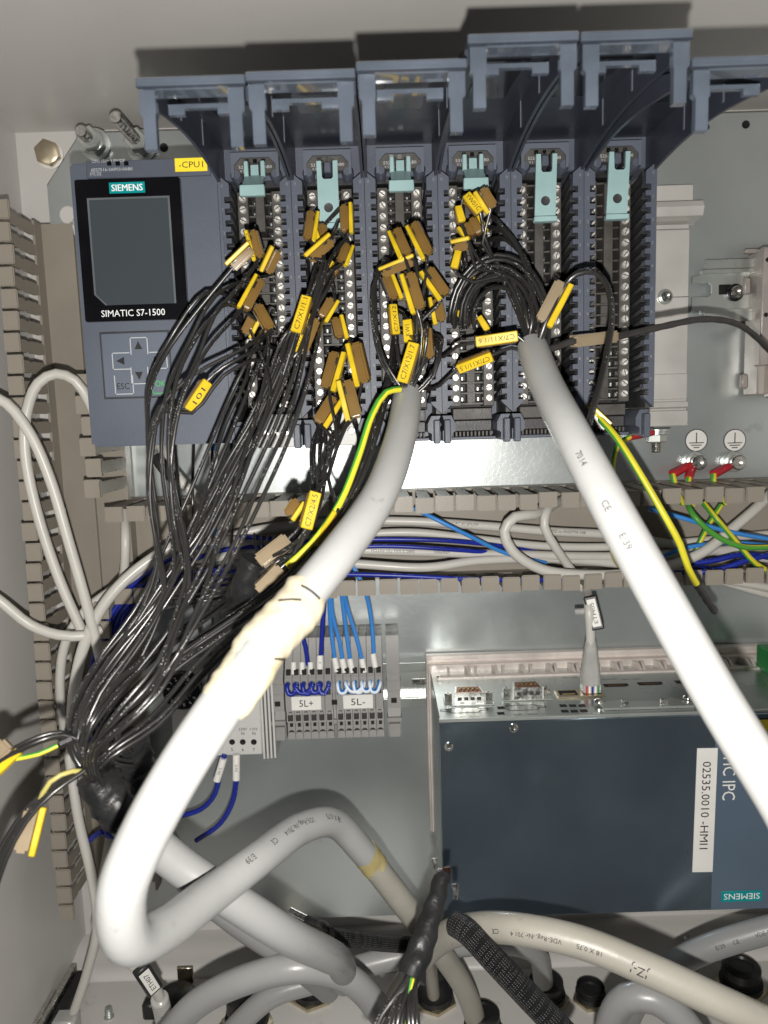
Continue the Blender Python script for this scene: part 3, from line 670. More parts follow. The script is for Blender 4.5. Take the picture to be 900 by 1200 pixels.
# ------------------------------------------------------------------ industrial computer
DI = 95
x0 = at(517, 960, DI).x; zi1 = at(700, 839, DI).z; zi0 = at(700, 1071, DI).z; x1 = x0 + 262
ti = thing('industrial_computer', 'dark fronted box computer with ports on its top side', 'computer', V(x0, 0, zi0))
part('housing', MB().box(x0 + .4, x1, 10, DI - 2.2, zi0 + .5, zi1, .5), 'ipc_side_metal', ti)
part('front_panel', MB().box(x0, x1, DI - 2, DI, zi0, zi1 - 1.6, .5), 'ipc_front', ti)
part('edge_lip', MB().box(x0, x1, DI - 2.4, DI - .4, zi1 - 1.5, zi1 + .5, .3), 'zinc', ti)
def TP(px, py): return hit_z(px, py, zi1)
zh = at(560, 766, 6).z
part('mounting_flange', MB().box(x0 - 2, x1, 2, 7, zi0 + 4, zh, .5).box(x0 - 2, x1, 7.02, 8, zh - 3, zh, .2), 'cast_aluminium', ti)
hs = part('heat_sink', MB().box(x0 - 1, x1, 7.1, 12, zi0 + 6, zh - 5, .5), 'cast_aluminium', ti)
m0 = MB().side([(12, zi1 - 6), (26, zi1 - 6), (26, zi1 + .6), (19, zi1 + 5), (13, zh - 6), (12, zh - 6)], -.9, .9)
FIN = mesh('fin', m0, 'cast_aluminium')
x = x0 + 14
k = 0
while x < x0 + 225:
    inst('fin', FIN, hs, V(x, 0, 0), (0, 0, math.radians(14 if k % 2 else -10) * .5)); x += 9.3 if x < x0 + 75 else 7.4; k += 1
part('fin_bar', MB().box(x0 + 4, x1, 22, 27, zi1 - 3, zi1 + 1.4, .4), 'cast_aluminium', ti)
part('panel_screw', MB().lathe(V(x0 + 6, 25, zi1 + 1.4), UZ, [(0, 2), (.6, 2), (.8, 1.5)], 12), 'steel_screw', ti)
def dsub(px, py):
    p = TP(px, py); o = part('serial_port', MB().prism([(-8.8, -5.4), (8.8, -5.4), (7.6, 5.4), (-7.6, 5.4)], lambda a, b, h: V(p.x + a, p.y - b, p.z + h), 0, 8.2), 'steel_screw', ti)
    part('flange', MB().box(p.x - 15, p.x + 15, p.y - 6.4, p.y + 6.4, p.z + .1, p.z + .9, .2), 'zinc', o)
    part('port_mouth', MB().prism([(-7.8, -4.5), (7.8, -4.5), (6.7, 4.5), (-6.7, 4.5)], lambda a, b, h: V(p.x + a, p.y - b, p.z + h), 8.25, 8.4), 'copper', o)
    for r_, n_ in ((-1.4, 5), (1.4, 4)):
        for q in range(n_): part('pin', MB().lathe(V(p.x + (q - (n_ - 1) / 2) * 2.7, p.y - r_, p.z + 8.4), UZ, [(0, .5), (.8, .45)], 8), 'gold_pin', o)
    m = MB()
    for q in range(4): m.box(p.x - 7 + q * 3.9, p.x - 4.6 + q * 3.9, p.y + 5.42, p.y + 5.6, p.z + 3.4, p.z + 5.4)
    part('dimple', m, 'dark_plastic', o, kind='stuff')
    for sg in (-1, 1):
        part('hex_post', MB().lathe(V(p.x + sg * 12.4, p.y, p.z + .9), UZ, [(0, 2.5), (5, 2.5), (5.4, 2.1), (5.4, 1.1), (4, 1.0)], 6), 'steel_screw', o)
dsub(549, 823); dsub(617, 817)
for (px, py) in ((544, 832), (612, 829)):                                # printed port outlines
    p = TP(px, py); m = MB(); w_ = .3
    O = [(-14, 1.2), (-9.5, 1.2), (-8.2, 3.5), (8.2, 3.5), (9.5, 1.2), (14, 1.2), (14, -1.2), (9.5, -1.2), (8.2, -4.2), (-8.2, -4.2), (-9.5, -1.2), (-14, -1.2)]
    for a, b in zip(O, O[1:] + O[:1]):
        A, B = V(p.x + a[0], p.y - a[1], p.z), V(p.x + b[0], p.y - b[1], p.z); u = (B - A).normalized(); n_ = V(-u.y, u.x, 0) * w_
        m.add([A - n_, B - n_, B + n_, A + n_, A - n_ + UZ * .08, B - n_ + UZ * .08, B + n_ + UZ * .08, A + n_ + UZ * .08], [(4, 5, 6, 7), (0, 1, 5, 4), (2, 3, 7, 6)])
    part('port_outline', m, 'black_ink', ti, kind='stuff')
    p = TP(px + 4, py + 8); part('lettering', MB().text('COM1 / RS232', p + UZ * .08, UX, V(0, -1, 0), 2.2), 'black_ink', ti)
for k, (px, py) in enumerate(((587, 829.5), (587, 836), (660, 827), (671, 827), (682, 827), (662, 833.5), (673, 833.5), (684, 833))):
    p = TP(px, py); part('vent_hole', MB().box(p.x - 2.1, p.x + 2.1, p.y - 1.9, p.y + 1.9, p.z + .02, p.z + .1), 'hole_black', ti)
p = TP(679, 814)
eb = part('network_port', MB().box(p.x - 14.5, p.x + 14.5, p.y - 6, p.y + 6, p.z - .2, p.z + 1.3, .3), 'brass', ti)
for sg in (-1, 1):
    part('port_mouth', MB().box(p.x + sg * 7.2 - 5.6, p.x + sg * 7.2 + 5.6, p.y - 4.2, p.y + 3.4, p.z + 1.32, p.z + 1.4), 'hole_black', eb)
    part('contacts', MB().box(p.x + sg * 7.2 - 4, p.x + sg * 7.2 + 4, p.y + 1.2, p.y + 2.8, p.z + 1.41, p.z + 1.5), 'gold_pin', eb)
for px, py in ((722, 803), (762, 801), (806, 799)):
    p = TP(px, py); q = part('display_port', MB().prism([(-8, -2.6), (6, -2.6), (8, -.4), (8, 2.6), (-8, 2.6)], lambda a, b, h: V(p.x + a, p.y - b, p.z + h), .02, .12), 'hole_black', ti)
    part('port_tongue', MB().box(p.x - 5.5, p.x + 5, p.y + .3, p.y + 1.3, p.z + .13, p.z + .5), 'copper', q)
for px, s_ in ((714, 'PROFINET'), (740, 'DPP1 / DPP2'), (668, 'X1P1 LAN')):
    p = TP(px, 794 if px < 700 else 796); part('lettering', MB().text(s_, p + UZ * .08, UX, V(0, -1, 0), 2.3), 'black_ink', ti)
p, q = TP(703, 826), TP(800, 817)
br = part('locking_bracket', MB().prism([(p.x, p.y), (p.x + 16, p.y - 4), (p.x + 17, p.y), (p.x + 36, p.y), (p.x + 37, p.y - 4), (q.x - 8, p.y - 4), (q.x, p.y + 4), (q.x, p.y + 9), (p.x, p.y + 9)], lambda a, b, h: V(a, b, h), zi1 + .2, zi1 + 1.6), 'zinc', ti)
for px, py in ((702, 826), (806, 822)):
    p = TP(px, py); part('bracket_screw', MB().lathe(p + UZ * 1.6, UZ, [(0, 2.8), (1.4, 2.8), (2.2, 1.8)], 14), 'steel_screw', br)
for px, py in ((732, 828), (778, 827)):
    p = TP(px, py); part('bracket_pin', MB().box(p.x - 2, p.x + 2, p.y - 1.4, p.y + 1.4, p.z + 1.4, p.z + 4, .4), 'steel_screw', br)
for px, py in ((526, 875), (602, 853)):
    p = at(px, py, DI); o = part('panel_screw', MB().lathe(p, F, [(0, 2.6), (.5, 2.6), (1.0, 2.0), (1.0, 1.0), (.5, .9)], 16), 'steel_screw', ti)
a, b2, c, e = rect(836, 846, 930, 1062, DI)
stp = part('colour_strip', MB().box(a, x1 - .3, DI - .2, DI + .15, zi0 + .4, zi1 - 2), 'ipc_strip', ti)
DOWN = V(0, 0, -1)
p = at(855, 893, DI + .2); part('lettering', MB().text('SIMATIC IPC', p, DOWN, UX, 10.8, width=47), 'paper_white', stp)
p = at(869, 1050, DI + .15); pl = part('brand_plate', MB().box(p.x - 12.2, p.x + 12.2, DI + .1, DI + .4, p.z - 3.4, p.z + 3.4, .1), 'turquoise', stp)
part('lettering', MB().text('SIEMENS', V(p.x, DI + .45, p.z), UX * -1, DOWN, 5.4, width=21.5), 'white_ink', pl)
p = at(897, 851, DI + .2); wl_ = part('warning_triangle', MB().front([(p.x - 8, p.z + 5), (p.x + 8, p.z + 5), (p.x, p.z - 8)], DI + .16, DI + .3), 'black_ink', stp)
part('triangle_face', MB().front([(p.x - 6, p.z + 4), (p.x + 6, p.z + 4), (p.x, p.z - 6)], DI + .3, DI + .36), 'yellow_label', wl_)
p = at(826, 950, DI + .1); sk = at(822.5, 1028, DI).x - at(827.5, 872, DI).x
tl = thing('inventory_label', 'white sticker reading 02535.0010 -HMI1 on the computer front', 'label', V(p.x, DI, p.z))
a = math.radians(.9); uu = (DOWN * math.cos(a) - UX * math.sin(a)); vv = UX * math.cos(a) + DOWN * math.sin(a)
hw, hl = 6.0, 38.6
cs = [p - uu * hl - vv * hw, p + uu * hl - vv * hw, p + uu * hl + vv * hw, p - uu * hl + vv * hw]
part('sticker', MB().add(cs + [c_ + F * .2 for c_ in cs], [(4, 5, 6, 7), (0, 1, 5, 4), (1, 2, 6, 5), (2, 3, 7, 6), (3, 0, 4, 7)]), 'paper_white', tl)
part('lettering', MB().text('02535.0010 -HMI1', p + F * .25 - uu * 3.2, uu, vv, 7.0, width=54.5), 'black_ink', tl)
p = TP(902, 790); part('green_connector', MB().box(p.x - 2, p.x + 30, p.y - 14, p.y + 6, p.z, p.z + 16, .5), 'green_plastic', ti)

# ------------------------------------------------------------------ DIN rail, terminal blocks, power supply
zr1, zr0 = at(490, 777, 10).z, at(490, 829, 10).z
xa_, xb_ = at(290, 810, 10).x, x0 - 2.6
t = thing('din_rail', 'zinc hat rail showing between terminal blocks and box computer', 'rail', V(xa_, 0, zr0))
rz = zr1 - zr0
part('web', MB().box(xa_, xb_, .5, 1.6, zr0 + rz * .22, zr1 - rz * .2), 'zinc', t)
part('flange', MB().box(xa_, xb_, 8.5, 9.7, zr1 - rz * .18, zr1, .2), 'zinc', t); part('flange', MB().box(xa_, xb_, 8.5, 9.7, zr0, zr0 + rz * .2, .2), 'zinc', t)
part('bend', MB().box(xa_, xb_, 1, 9, zr1 - rz * .21, zr1 - rz * .18), 'zinc', t); part('bend', MB().box(xa_, xb_, 1, 9, zr0 + rz * .2, zr0 + rz * .23), 'zinc', t)
p = at(498, 799, 2); part('slot', MB().box(p.x - 9, p.x + 6, 1.62, 1.8, p.z - 2.3, p.z + 2.3, .2), 'steel_screw', t)
DB = 46
def zb(py): return at(390, py, DB).z
def xb(px): return at(px, 830, DB).x
def block(pxc, w, name, lab, grp, kind_='block'):
    xc = xb(pxc); hw = w / 2; t = thing(name, lab, 'terminal block', V(xc, 10, zb(869)), grp)
    prof = [(10, zb(752)), (34, zb(753)), (36, zb(768)), (44, zb(790)), (DB, zb(794)), (DB, zb(832)), (DB - 3, zb(834)), (DB - 1.5, zb(846)), (DB - 5, zb(848)), (DB - 4, zb(868)), (20, zb(869)), (10, zb(869))]
    body = MB().side(prof, xc - hw + .12, xc + hw - .12); part('body', body, 'terminal_grey', t)
    if kind_ == 'block':
        part('release_slot', MB().box(xc - 1.5, xc + 1.5, 42, 44.6, zb(791), zb(785), .1), 'hole_black', t)
        part('jumper_shaft', MB().box(xc - 1.5, xc + 1.5, DB - .3, DB + .06, zb(814), zb(807), .05), 'terminal_dark', t)
        part('wire_entry', MB().box(xc - 1.7, xc + 1.7, DB - 4, DB - 1.4, zb(845), zb(838), .1), 'terminal_dark', t)
        part('entry_lip', MB().box(xc - 1.2, xc + 1.2, DB - 3, DB - .6, zb(837.4), zb(834.4), .2), 'terminal_grey', t)
        part('test_slot', MB().box(xc - .9, xc + 1.1, DB - 6, DB - 4.2, zb(853.5), zb(849.5), .1), 'hole_black', t)
        part('entry_hole', MB().lathe(V(xc, DB - 4.8, zb(861)), F, [(0, 2.1), (.5, 2.1), (.4, 1.8)], 16), 'terminal_dark', t)
    else:
        part('clamp_foot', MB().box(xc - hw + .5, xc + hw - .5, DB - 6, DB - 2, zb(868), zb(852), .4), 'terminal_grey', t)
        part('clamp_slot', MB().box(xc - 1.8, xc + 1.8, DB - .3, DB + .1, zb(826), zb(820), .1), 'hole_black', t)
        part('clamp_rib', MB().box(xc - hw - .4, xc + hw + .4, DB - 2, DB + .8, zb(848), zb(843), .3), 'terminal_grey', t)
        part('clamp_rib', MB().box(xc - hw - .2, xc + hw + .2, DB - 3, DB + .5, zb(812), zb(800), .3), 'terminal_grey', t)
    return t, xc
XB = [339.4 + 9.25 * k for k in range(6)] + [398.6 + 9.28 * k for k in range(6)]
ORD = ['first', 'second', 'third', 'fourth', 'fifth', 'last']
BX = []
for k, px in enumerate(XB):
    BX.append(block(px, 5.05, 'terminal_block', f'{ORD[k % 6]} narrow grey terminal block from the left of the 5L{"+" if k < 6 else "-"} group', 'grey terminal blocks')[1])
block(325.5, 8.6, 'end_clamp', 'grey end clamp left of the 5L+ terminal blocks', 'end clamps', 'c'); block(462, 8.6, 'end_clamp', 'grey end clamp right of the 5L- terminal blocks', 'end clamps', 'c')
block(392.2, 1.9, 'separator_plate', 'thin grey separator plate between the 5L+ and 5L- groups', 'separator plates', 'p')
for px, s_ in ((359.5, '5L+'), (420, '5L-')):
    a, c = xb(px), (zb(815) + zb(830)) / 2
    t = thing('group_label', f'white label strip printed {s_} on the terminal blocks', 'label', V(a, DB, c))
    part('strip', MB().box(a - 9.6, a + 9.6, DB + .1, DB + 1.3, zb(830.5), zb(814.5), .2), 'paper_white', t)
    part('lettering', MB().text(s_, V(a, DB + 1.35, c), UX, UZ, 6.4, width=9), 'black_ink', t)
# power supply
DP = 50
a, b2, c, e = rect(199, 792, 322, 886, DP)
tp = thing('power_supply', 'light grey power supply marked 230V and 115V beside terminal blocks', 'power supply', V(a, 0, c))
part('housing', MB().box(a + 1, b2 - 9, 8, DP, c, e, .8), 'supply_grey', tp)
for q in range(4): part('cooling_rib', MB().box(b2 - 9 + q * 2.3, b2 - 7.6 + q * 2.3, 8, DP - 1 - q * .3, c - 3.4, e + 5, .2), 'supply_grey', tp)
for px, s_ in ((272, '5'), (284.5, '6'), (297.5, '7')):
    p = at(px, 869.5, DP); part('terminal_hole', MB().lathe(p + F * .02, F, [(0, 1.9), (.25, 1.9), (.15, 1.5)], 14), 'hole_black', tp)
    p2 = at(px, 878.5, DP + .1); m = MB().text(s_, p2, UX, UZ, 3.0)
    if s_ != '5': p3 = at(px, 859.5, DP + .1); m.text('N', p3, UX, UZ, 3.0); p4 = at(px, 854.5 - 0, DP + .1); m.text('230V' if s_ == '6' else '115V', p4, UX, UZ, 2.6)
    part('lettering', m, 'black_ink', tp)
p = at(214, 809, DP + 2); dl = part('dial', MB().lathe(p - F * 2, F, [(0, 12.5), (3, 12.5), (4, 11.5)], 36), 'gloss_black', tp)
m = MB()
for q in range(11):
    an = math.radians(60 + q * 27); o_ = V(math.cos(an), 0, math.sin(an)); rr_ = V(-o_.z, 0, o_.x)
    m.text('0123456789'[q % 10], p + F * 2.05 + o_ * 8.8, rr_ * -1, o_, 3.2)
    m.text('-', p + F * 2.05 + o_ * 6.0, rr_ * -1, o_, 2.6)
part('lettering', m, 'white_ink', dl)

# ------------------------------------------------------------------ cables
CAMP = V(0, DIST, 0)
def proj(p):
    q = V(p.x, DIST - p.y, p.z); q = Vector((q.x, q.y, q.z)); zc = q.dot(FWD); return 450 + F_PX * q.dot(RGT) / zc, 600 - F_PX * q.dot(UPV) / zc
def wrap(mb, pts, r, px, py, s, size, flip=False, ang=0.0, mi=0):
    best = min(range(len(pts)), key=lambda i: (proj(pts[i])[0] - px) ** 2 + (proj(pts[i])[1] - py) ** 2)
    cum = [0]
    for i in range(1, len(pts)): cum.append(cum[-1] + (pts[i] - pts[i - 1]).length)
    vs, fs, w, h = text_geo(s); out = []
    for v in vs:
        sg = -1 if flip else 1; sa = min(max(cum[best] + sg * v.x * size, 0), cum[-1] - .01)
        i = max(k for k in range(max(0, best - 60), len(pts) - 1) if cum[k] <= sa or k == max(0, best - 60)); f = (sa - cum[i]) / max(cum[i + 1] - cum[i], 1e-6)
        p = pts[i].lerp(pts[i + 1], f)
        t = (pts[min(i + 2, len(pts) - 1)] - pts[max(i - 1, 0)]).normalized(); n = (CAMP - p); n = (n - t * n.dot(t)).normalized(); b = t.cross(n)
        a = ang + sg * v.y * size / r
        out.append(p + (n * math.cos(a) + b * math.sin(a)) * (r + .07))
    mb.add(out, fs, mi); return mb
def cable(name, lab, P, r, m, step=4.0, seg=16, group=None, cat='cable', pn='sheath', parent=None, rf=None):
    pts = spline(pix(P), step)
    t = parent or thing(name, lab, cat, pts[0], group)
    part(pn, MB().tube(pts, r, seg, rf=rf), m, t, angle=60); return t, pts
A_ = [(478, 462, 158), (470, 510, 190), (445, 580, 225), (400, 645, 252), (335, 725, 276), (275, 805, 297), (215, 895, 311), (168, 980, 317), (143, 1045, 318), (150, 1100, 310), (190, 1090, 290), (245, 1050, 262), (305, 1005, 232), (355, 970, 197), (392, 965, 172), (430, 1003, 150)]
tA, pA = cable('multicore_cable', 'thick pale cable with cream tape looping through the left half', A_, 6.75, 'cable_light', seg=24)
_, pA2 = cable('', '', [(430, 1003, 150), (470, 1055, 140), (512, 1110, 115), (545, 1160, 90), (564, 1220, 55)], 6.6, 'cable_worn', parent=tA, pn='worn_sheath')
part('glue_ring', MB().tube(spline(pix([(426, 998, 152), (434, 1008, 149), (440, 1016, 147)]), 2), 7.0, 18, rf=lambda s, a, L: 1 + .03 * math.sin(3 * a + L)), 'glue', tA, angle=60)
rr = random.Random(5); ph = [rr.uniform(0, 6.28) for _ in range(8)]
def lumpy(s, a, L): return 1.10 + .07 * ((L * .075 + a / 6.2832) % 1) + .025 * math.sin(L * 1.1 + 3 * math.sin(2 * a)) + .07 * math.sin(2 * a + ph[0] + L * .07) + .06 * math.sin(L * .22 + ph[1] + a) + .05 * math.sin(3 * a - L * .15 + ph[2]) - (.14 if s < .03 or s > .97 else 0)
tpp = spline(pix([(361, 694, 267), (335, 725, 276), (300, 771, 289), (258, 830, 302)]), 2)
tw = part('tape_wrap', MB().tube(tpp, 6.75, 28, rf=lumpy), 'tape_cream', tA, angle=60)
m = MB()
for s0, s1, a0, a1 in ((.08, .1, -.5, .35), (.19, .28, .0, .65), (.56, .62, -1.0, -.55)):       # pen strokes on the tape
    L = []
    for k in range(9):
        f = k / 8; q_ = (s0 + (s1 - s0) * f) * (len(tpp) - 1); i = int(q_); p = tpp[i].lerp(tpp[min(i + 1, len(tpp) - 1)], q_ - i); t_ = (tpp[min(i + 2, len(tpp) - 1)] - tpp[max(0, i - 2)]).normalized(); n = CAMP - p; n = (n - t_ * n.dot(t_)).normalized(); b = n.cross(t_); a = a0 + (a1 - a0) * f
        L.append(p + (n * math.cos(a) + b * math.sin(a)) * 8.75)
    m.tube(L, .28, 6)
part('pen_stroke', m, 'dark_cable', tw, kind='stuff')
m = MB()
for px, py, s_ in ((283, 1013, 'E/39'), (305, 995, 'CE'), (338, 972, 'VDE-Reg.-Nr.7014'), (377, 960, '18 X 0,75')): wrap(m, pA, 6.75, px, py, s_, 3.4, True, .25)
part('printing', m, 'black_ink', tA, kind='stuff')
B_ = [(624, 408, 172), (640, 450, 203), (672, 512, 238), (719, 600, 264), (780, 710, 283), (842, 820, 297), (910, 930, 309), (985, 1050, 319), V(262, 318, -262), V(318, 290, -330), V(334, 262, -392)]
tB, pB = cable('multicore_cable', 'thick pale cable crossing diagonally over the right half', B_, 6.75, 'cable_light', seg=24)
m = MB()
for px, py, s_ in ((740, 645, 'E/39'), (715, 602, 'CE'), (686, 548, '7014')): wrap(m, pB, 6.75, px, py, s_, 3.2, False, -.15)
part('printing', m, 'dark_cable', tB, kind='stuff')
C_ = [(146, 957, 250), (160, 972, 249.5), (175, 985, 248), (215, 1017, 246), (280, 1060, 245), (340, 1098, 236), (380, 1117, 217), (398, 1128, 190), (403, 1150, 150)]
tC, pC = cable('multicore_cable', 'grey cable from the nearer black boot at lower left', C_, 6.75, 'cable_grey', seg=20)
D_C = [(172, 936, 210), (190, 985, 196), (222, 1030, 186), (275, 1076, 178), (335, 1118, 165), (385, 1160, 125)]
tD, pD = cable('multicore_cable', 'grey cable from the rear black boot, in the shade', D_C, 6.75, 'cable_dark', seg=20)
def wrinkle(s, a, L): return 1 + .07 * math.sin(L * .9 + 2.5 * math.sin(a * 2)) + .06 * math.sin(3 * a + L * .35) + .04 * math.sin(L * 1.9 + 3 * math.sin(a * 3))
def boot(parent, P, r, seg=20, rf=wrinkle): return part('heat_shrink_boot', MB().tube(spline(pix(P), 1.5), r, seg, rf=rf), 'heat_shrink', parent, angle=70)
boot(tC, [(112, 908, 250), (124, 930, 250), (140, 950, 250), (164, 976, 249)], 7.2)
boot(tD, [(150, 868, 226), (161, 895, 219), (170, 930, 212), (183, 965, 202)], 7.0)
# the floor runs
EC = [(192, 1220, 168), (230, 1177, 172), (290, 1147, 178), (350, 1134, 180), (405, 1145, 172), (445, 1185, 160), (462, 1222, 150)]
tE, pE = cable('multicore_cable', 'grey cable arching over the bottom edge left of the braided sleeve', EC, 6.75, 'cable_grey')
t, _ = cable('multicore_cable', 'grey cable running level into a black gland under the computer', [(255, 1225, 105), (317, 1168, 102), (370, 1150, 98), (425, 1132, 98), (500, 1115, 92), (560, 1106, 78), (608, 1108, 66), (630, 1120, 58), (636, 1145, 50), (637, 1160, 46)], 6.6, 'cable_grey')
FC = [(455, 1190, 110), (490, 1128, 140), (512, 1104, 158), (545, 1089, 180), (600, 1088, 200), (680, 1104, 212), (760, 1136, 222), (840, 1173, 230), (925, 1212, 236)]
tF, pF = cable('multicore_cable', 'worn grey cable printed VDE sweeping to the bottom right corner', FC, 6.75, 'cable_worn')
m = MB()
for px, py, s_ in ((577, 1088, 'E/39'), (593, 1088, 'CE'), (634, 1094, 'VDE-Reg.-Nr.7014'), (693, 1107, '18 X 0,75'), (752, 1131, 'JZ-J')): wrap(m, pF, 6.75, px, py, s_, 2.7 if s_ != 'JZ-J' else 5, True, -.25)
part('printing', m, 'black_ink', tF, kind='stuff')
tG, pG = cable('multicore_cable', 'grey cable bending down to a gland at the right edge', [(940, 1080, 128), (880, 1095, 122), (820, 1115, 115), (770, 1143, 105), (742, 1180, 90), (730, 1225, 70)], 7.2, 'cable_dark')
m = MB()
for px, py, s_ in ((845, 1105, 'E/39'), (866, 1098, 'CE'), (893, 1089, 'VDE-Reg.')): wrap(m, pG, 7.2, px, py, s_, 3.0, True, .2)
part('printing', m, 'black_ink', tG, kind='stuff')
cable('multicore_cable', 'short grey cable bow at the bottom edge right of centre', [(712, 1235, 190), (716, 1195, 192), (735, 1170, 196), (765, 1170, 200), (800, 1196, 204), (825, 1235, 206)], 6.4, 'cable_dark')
cable('multicore_cable', 'grey cable leaving the gland behind the black boot bundle', [(494, 1100, 150), (500, 1118, 120), (505, 1140, 80), (508, 1165, 52)], 4.2, 'cable_worn')
def braidsl(lab, P, r, parent=None):
    t, p = cable('braided_sleeve', lab, P, r, 'braided_sleeve', step=2, seg=20, cat='sleeve', pn='braid'); return t
braidsl('thick black braided sleeve falling to the bottom edge', [(533, 1082, 190), (548, 1092, 196), (580, 1126, 206), (615, 1163, 214), (665, 1215, 222)], 5.6)
braidsl('short black braided sleeve lying left of the black boot bundle', [(388, 1097, 150), (410, 1100, 146), (440, 1104, 140), (490, 1108, 125)], 4.3)
cable('black_cord', 'thin black cord end above the short braided sleeve', [(352, 1075, 90), (372, 1082, 120), (385, 1092, 145), (392, 1112, 148)], 2.4, 'black_plastic', seg=10, cat='cord')
t = thing('cord_label', 'small silver label flag on the black cord', 'label', at(353, 1073, 92))
part('flag', MB().tube([at(340, 1067, 98), at(366, 1080, 104)], 2.0, 10), 'steel_screw', t)

# ------------------------------------------------------------------ glands and floor hardware
def gland(px, py, r, lab, h=15, plug=False, nut='brass'):
    p = hit_z(px, py, ZG); t = thing('cable_gland', lab, 'cable gland', p, 'cable glands in the floor plate')
    part('lock_nut', hexprof(MB(), p, UZ, r * 1.35, 3.4, 0, rr.uniform(0, 1)), nut, t)
    part('gland_body', MB().lathe(p + UZ * 3.4, UZ, [(0, r * 1.12), (3, r * 1.12), (3.2, r * 1.02), (5, r * 1.06), (5.2, r), (7, r * 1.04), (7.2, r), (h - 2, r), (h - .4, r * .86), (h, r * .62), (h - 1.5, r * .55)], 22), 'black_plastic', t)
gland(509, 1172, 11.5, 'black gland under the black boot bundle'); gland(640, 1172, 11.5, 'black gland holding the level grey cable', 13)
gland(868, 1158, 12.5, 'empty black gland with hex nut at the right edge', 15)
gland(366, 1166, 12, 'low gland with brass nut behind the arching cable', 7); gland(692, 1172, 9, 'low gland half hidden under the worn cable', 6)
gland(566, 1212, 11, 'gland cut by the bottom edge right of centre', 14); gland(722, 1222, 11, 'gland cut by the bottom edge beside the grey bow', 14); gland(290, 1200, 13, 'tall black gland behind the arching grey cable', 20)
def stubscrew(px, py, lab, z=None):
    p = hit_z(px, py, ZG if z is None else z); t = thing('floor_screw', lab, 'screw', p, 'threaded pins in the floor')
    part('threaded_pin', threads(MB(), p, UZ, 2.6, 7, 1.4), 'zinc', t); part('collar', MB().lathe(p, UZ, [(0, 3.4), (.6, 3.4), (.8, 2.8)], 14), 'zinc', t)
stubscrew(128, 1192, 'threaded pin beside the white plug at lower left'); stubscrew(806, 1107, 'threaded pin below the computer at the right', ZF - 5)
p = hit_z(726, 1106, ZF - 4.8); struct('floor_hole', MB().lathe(p + UZ * .1, UZ, [(0, 3), (.2, 3), (.1, 2.6)], 16), 'hole_black')
# left floor clamp
p = hit_z(84, 1160, ZG)
t = thing('floor_clamp', 'black clamp with two bright metal bars at lower left', 'clamp', p)
part('clamp_body', MB().box(XL + 8.6, XL + 17, p.y - 8, p.y + 70, ZG, ZG + 9, .8), 'black_plastic', t)
part('metal_bar', MB().box(XL + 4.6, XL + 8.2, p.y - 10, p.y + 70, ZG + 4, ZG + 13, .5), 'steel_screw', t)
part('metal_bar', MB().box(XL + .6, XL + 3.8, p.y + 14, p.y + 70, ZG + 4, ZG + 12, .5), 'steel_screw', t)
# ETH07 plug at the floor
q = hit_z(208, 1188, ZG)
t = thing('socket_cover', 'black floor socket with open brass cover under the white plug', 'socket', q)
part('socket_body', MB().lathe(q, UZ, [(0, 15), (8, 15), (9, 13), (14, 13), (15, 11.5)], 20), 'black_plastic', t)
part('cover_flap', MB().box(q.x - 3, q.x + 8, q.y - 16, q.y - 14.6, q.z + 10, q.z + 22, .3), 'brass', t)
part('wing', MB().box(q.x - 22, q.x - 13, q.y - 4, q.y + 6, q.z, q.z + 12, 1.5), 'black_plastic', t)
tE7, pE7 = cable('network_cable', 'white network plug boot with black ETH07 clip near the floor', [(150, 1125, 150), (166, 1140, 145), (182, 1158, 138), (190, 1180, 128), (194, 1225, 110)], 2.9, 'network_grey', seg=12, group='network cables')
ribs = spline(pix([(187, 1170, 134), (191, 1188, 124), (194, 1215, 114)]), .8)
part('strain_relief', MB().tube(ribs, 4.4, 14, rf=lambda s, a, L: 1 + .12 * (math.sin(L * 1.7) > 0)), 'clear_plug', tE7, angle=60)
def clip(parent, pa, pb, s_, w=6.0):
    A, B = at(*pa), at(*pb); u = (B - A).normalized(); n = (CAMP - A); n = (n - u * n.dot(u)).normalized(); v = u.cross(n); c = (A + B) / 2; L = (B - A).length / 2
    Mx = Matrix((u, v, n)).transposed().to_4x4(); Mx.translation = c
    k = part('label_clip', MB().box(-L - 2, L + 2, -w * .62, w * .62, -2, 2.2, .8, 0, Mx), 'black_plastic', parent)
    part('clip_label', MB().box(-L, L, -w * .4, w * .4, 2.3, 2.6, .1, 0, Mx), 'paper_white', k)
    part('lettering', MB().text(s_, c + n * 2.65, u, v, w * .5, width=L * 1.5), 'black_ink', k)
clip(tE7, (180, 1158, 146), (166, 1136, 152), 'ETH07', 7)
# RJ45 lead on the computer
p = TP(692, 812)
top_ = at(690, 735, p.y + 2)
tR = thing('network_cable', 'grey network lead plugged into the computer top', 'cable', p, 'network cables')
part('plug', MB().box(p.x - 5.6, p.x + 5.6, p.y - 3.8, p.y + 3.8, p.z + .8, p.z + 7, .4), 'clear_plug', tR)
for k_, cm in enumerate(('red_sleeve', 'paper_white', 'blue_wire', 'paper_white', 'green_plastic')):
    part('core', MB().box(p.x - 4 + k_ * 1.8, p.x - 2.9 + k_ * 1.8, p.y + 3.9, p.y + 4.2, p.z + 1, p.z + 6), cm, tR)
bz = [p + UZ * h for h in (6.5, 12, 18, 24, 31)]
m = MB(); hs_ = [(6.4, 6.8), (12, 6.4), (18, 5.6), (24, 4.6), (33, 3.3)]
m.lathe(p, UZ, [(6.4 + .9 * k_, (6.6 - 3.2 * (k_ / 30) ** 1.2) * (1.0 if k_ % 3 else .97)) for k_ in range(31)], 12)
part('strain_relief', m, 'clear_plug', tR)
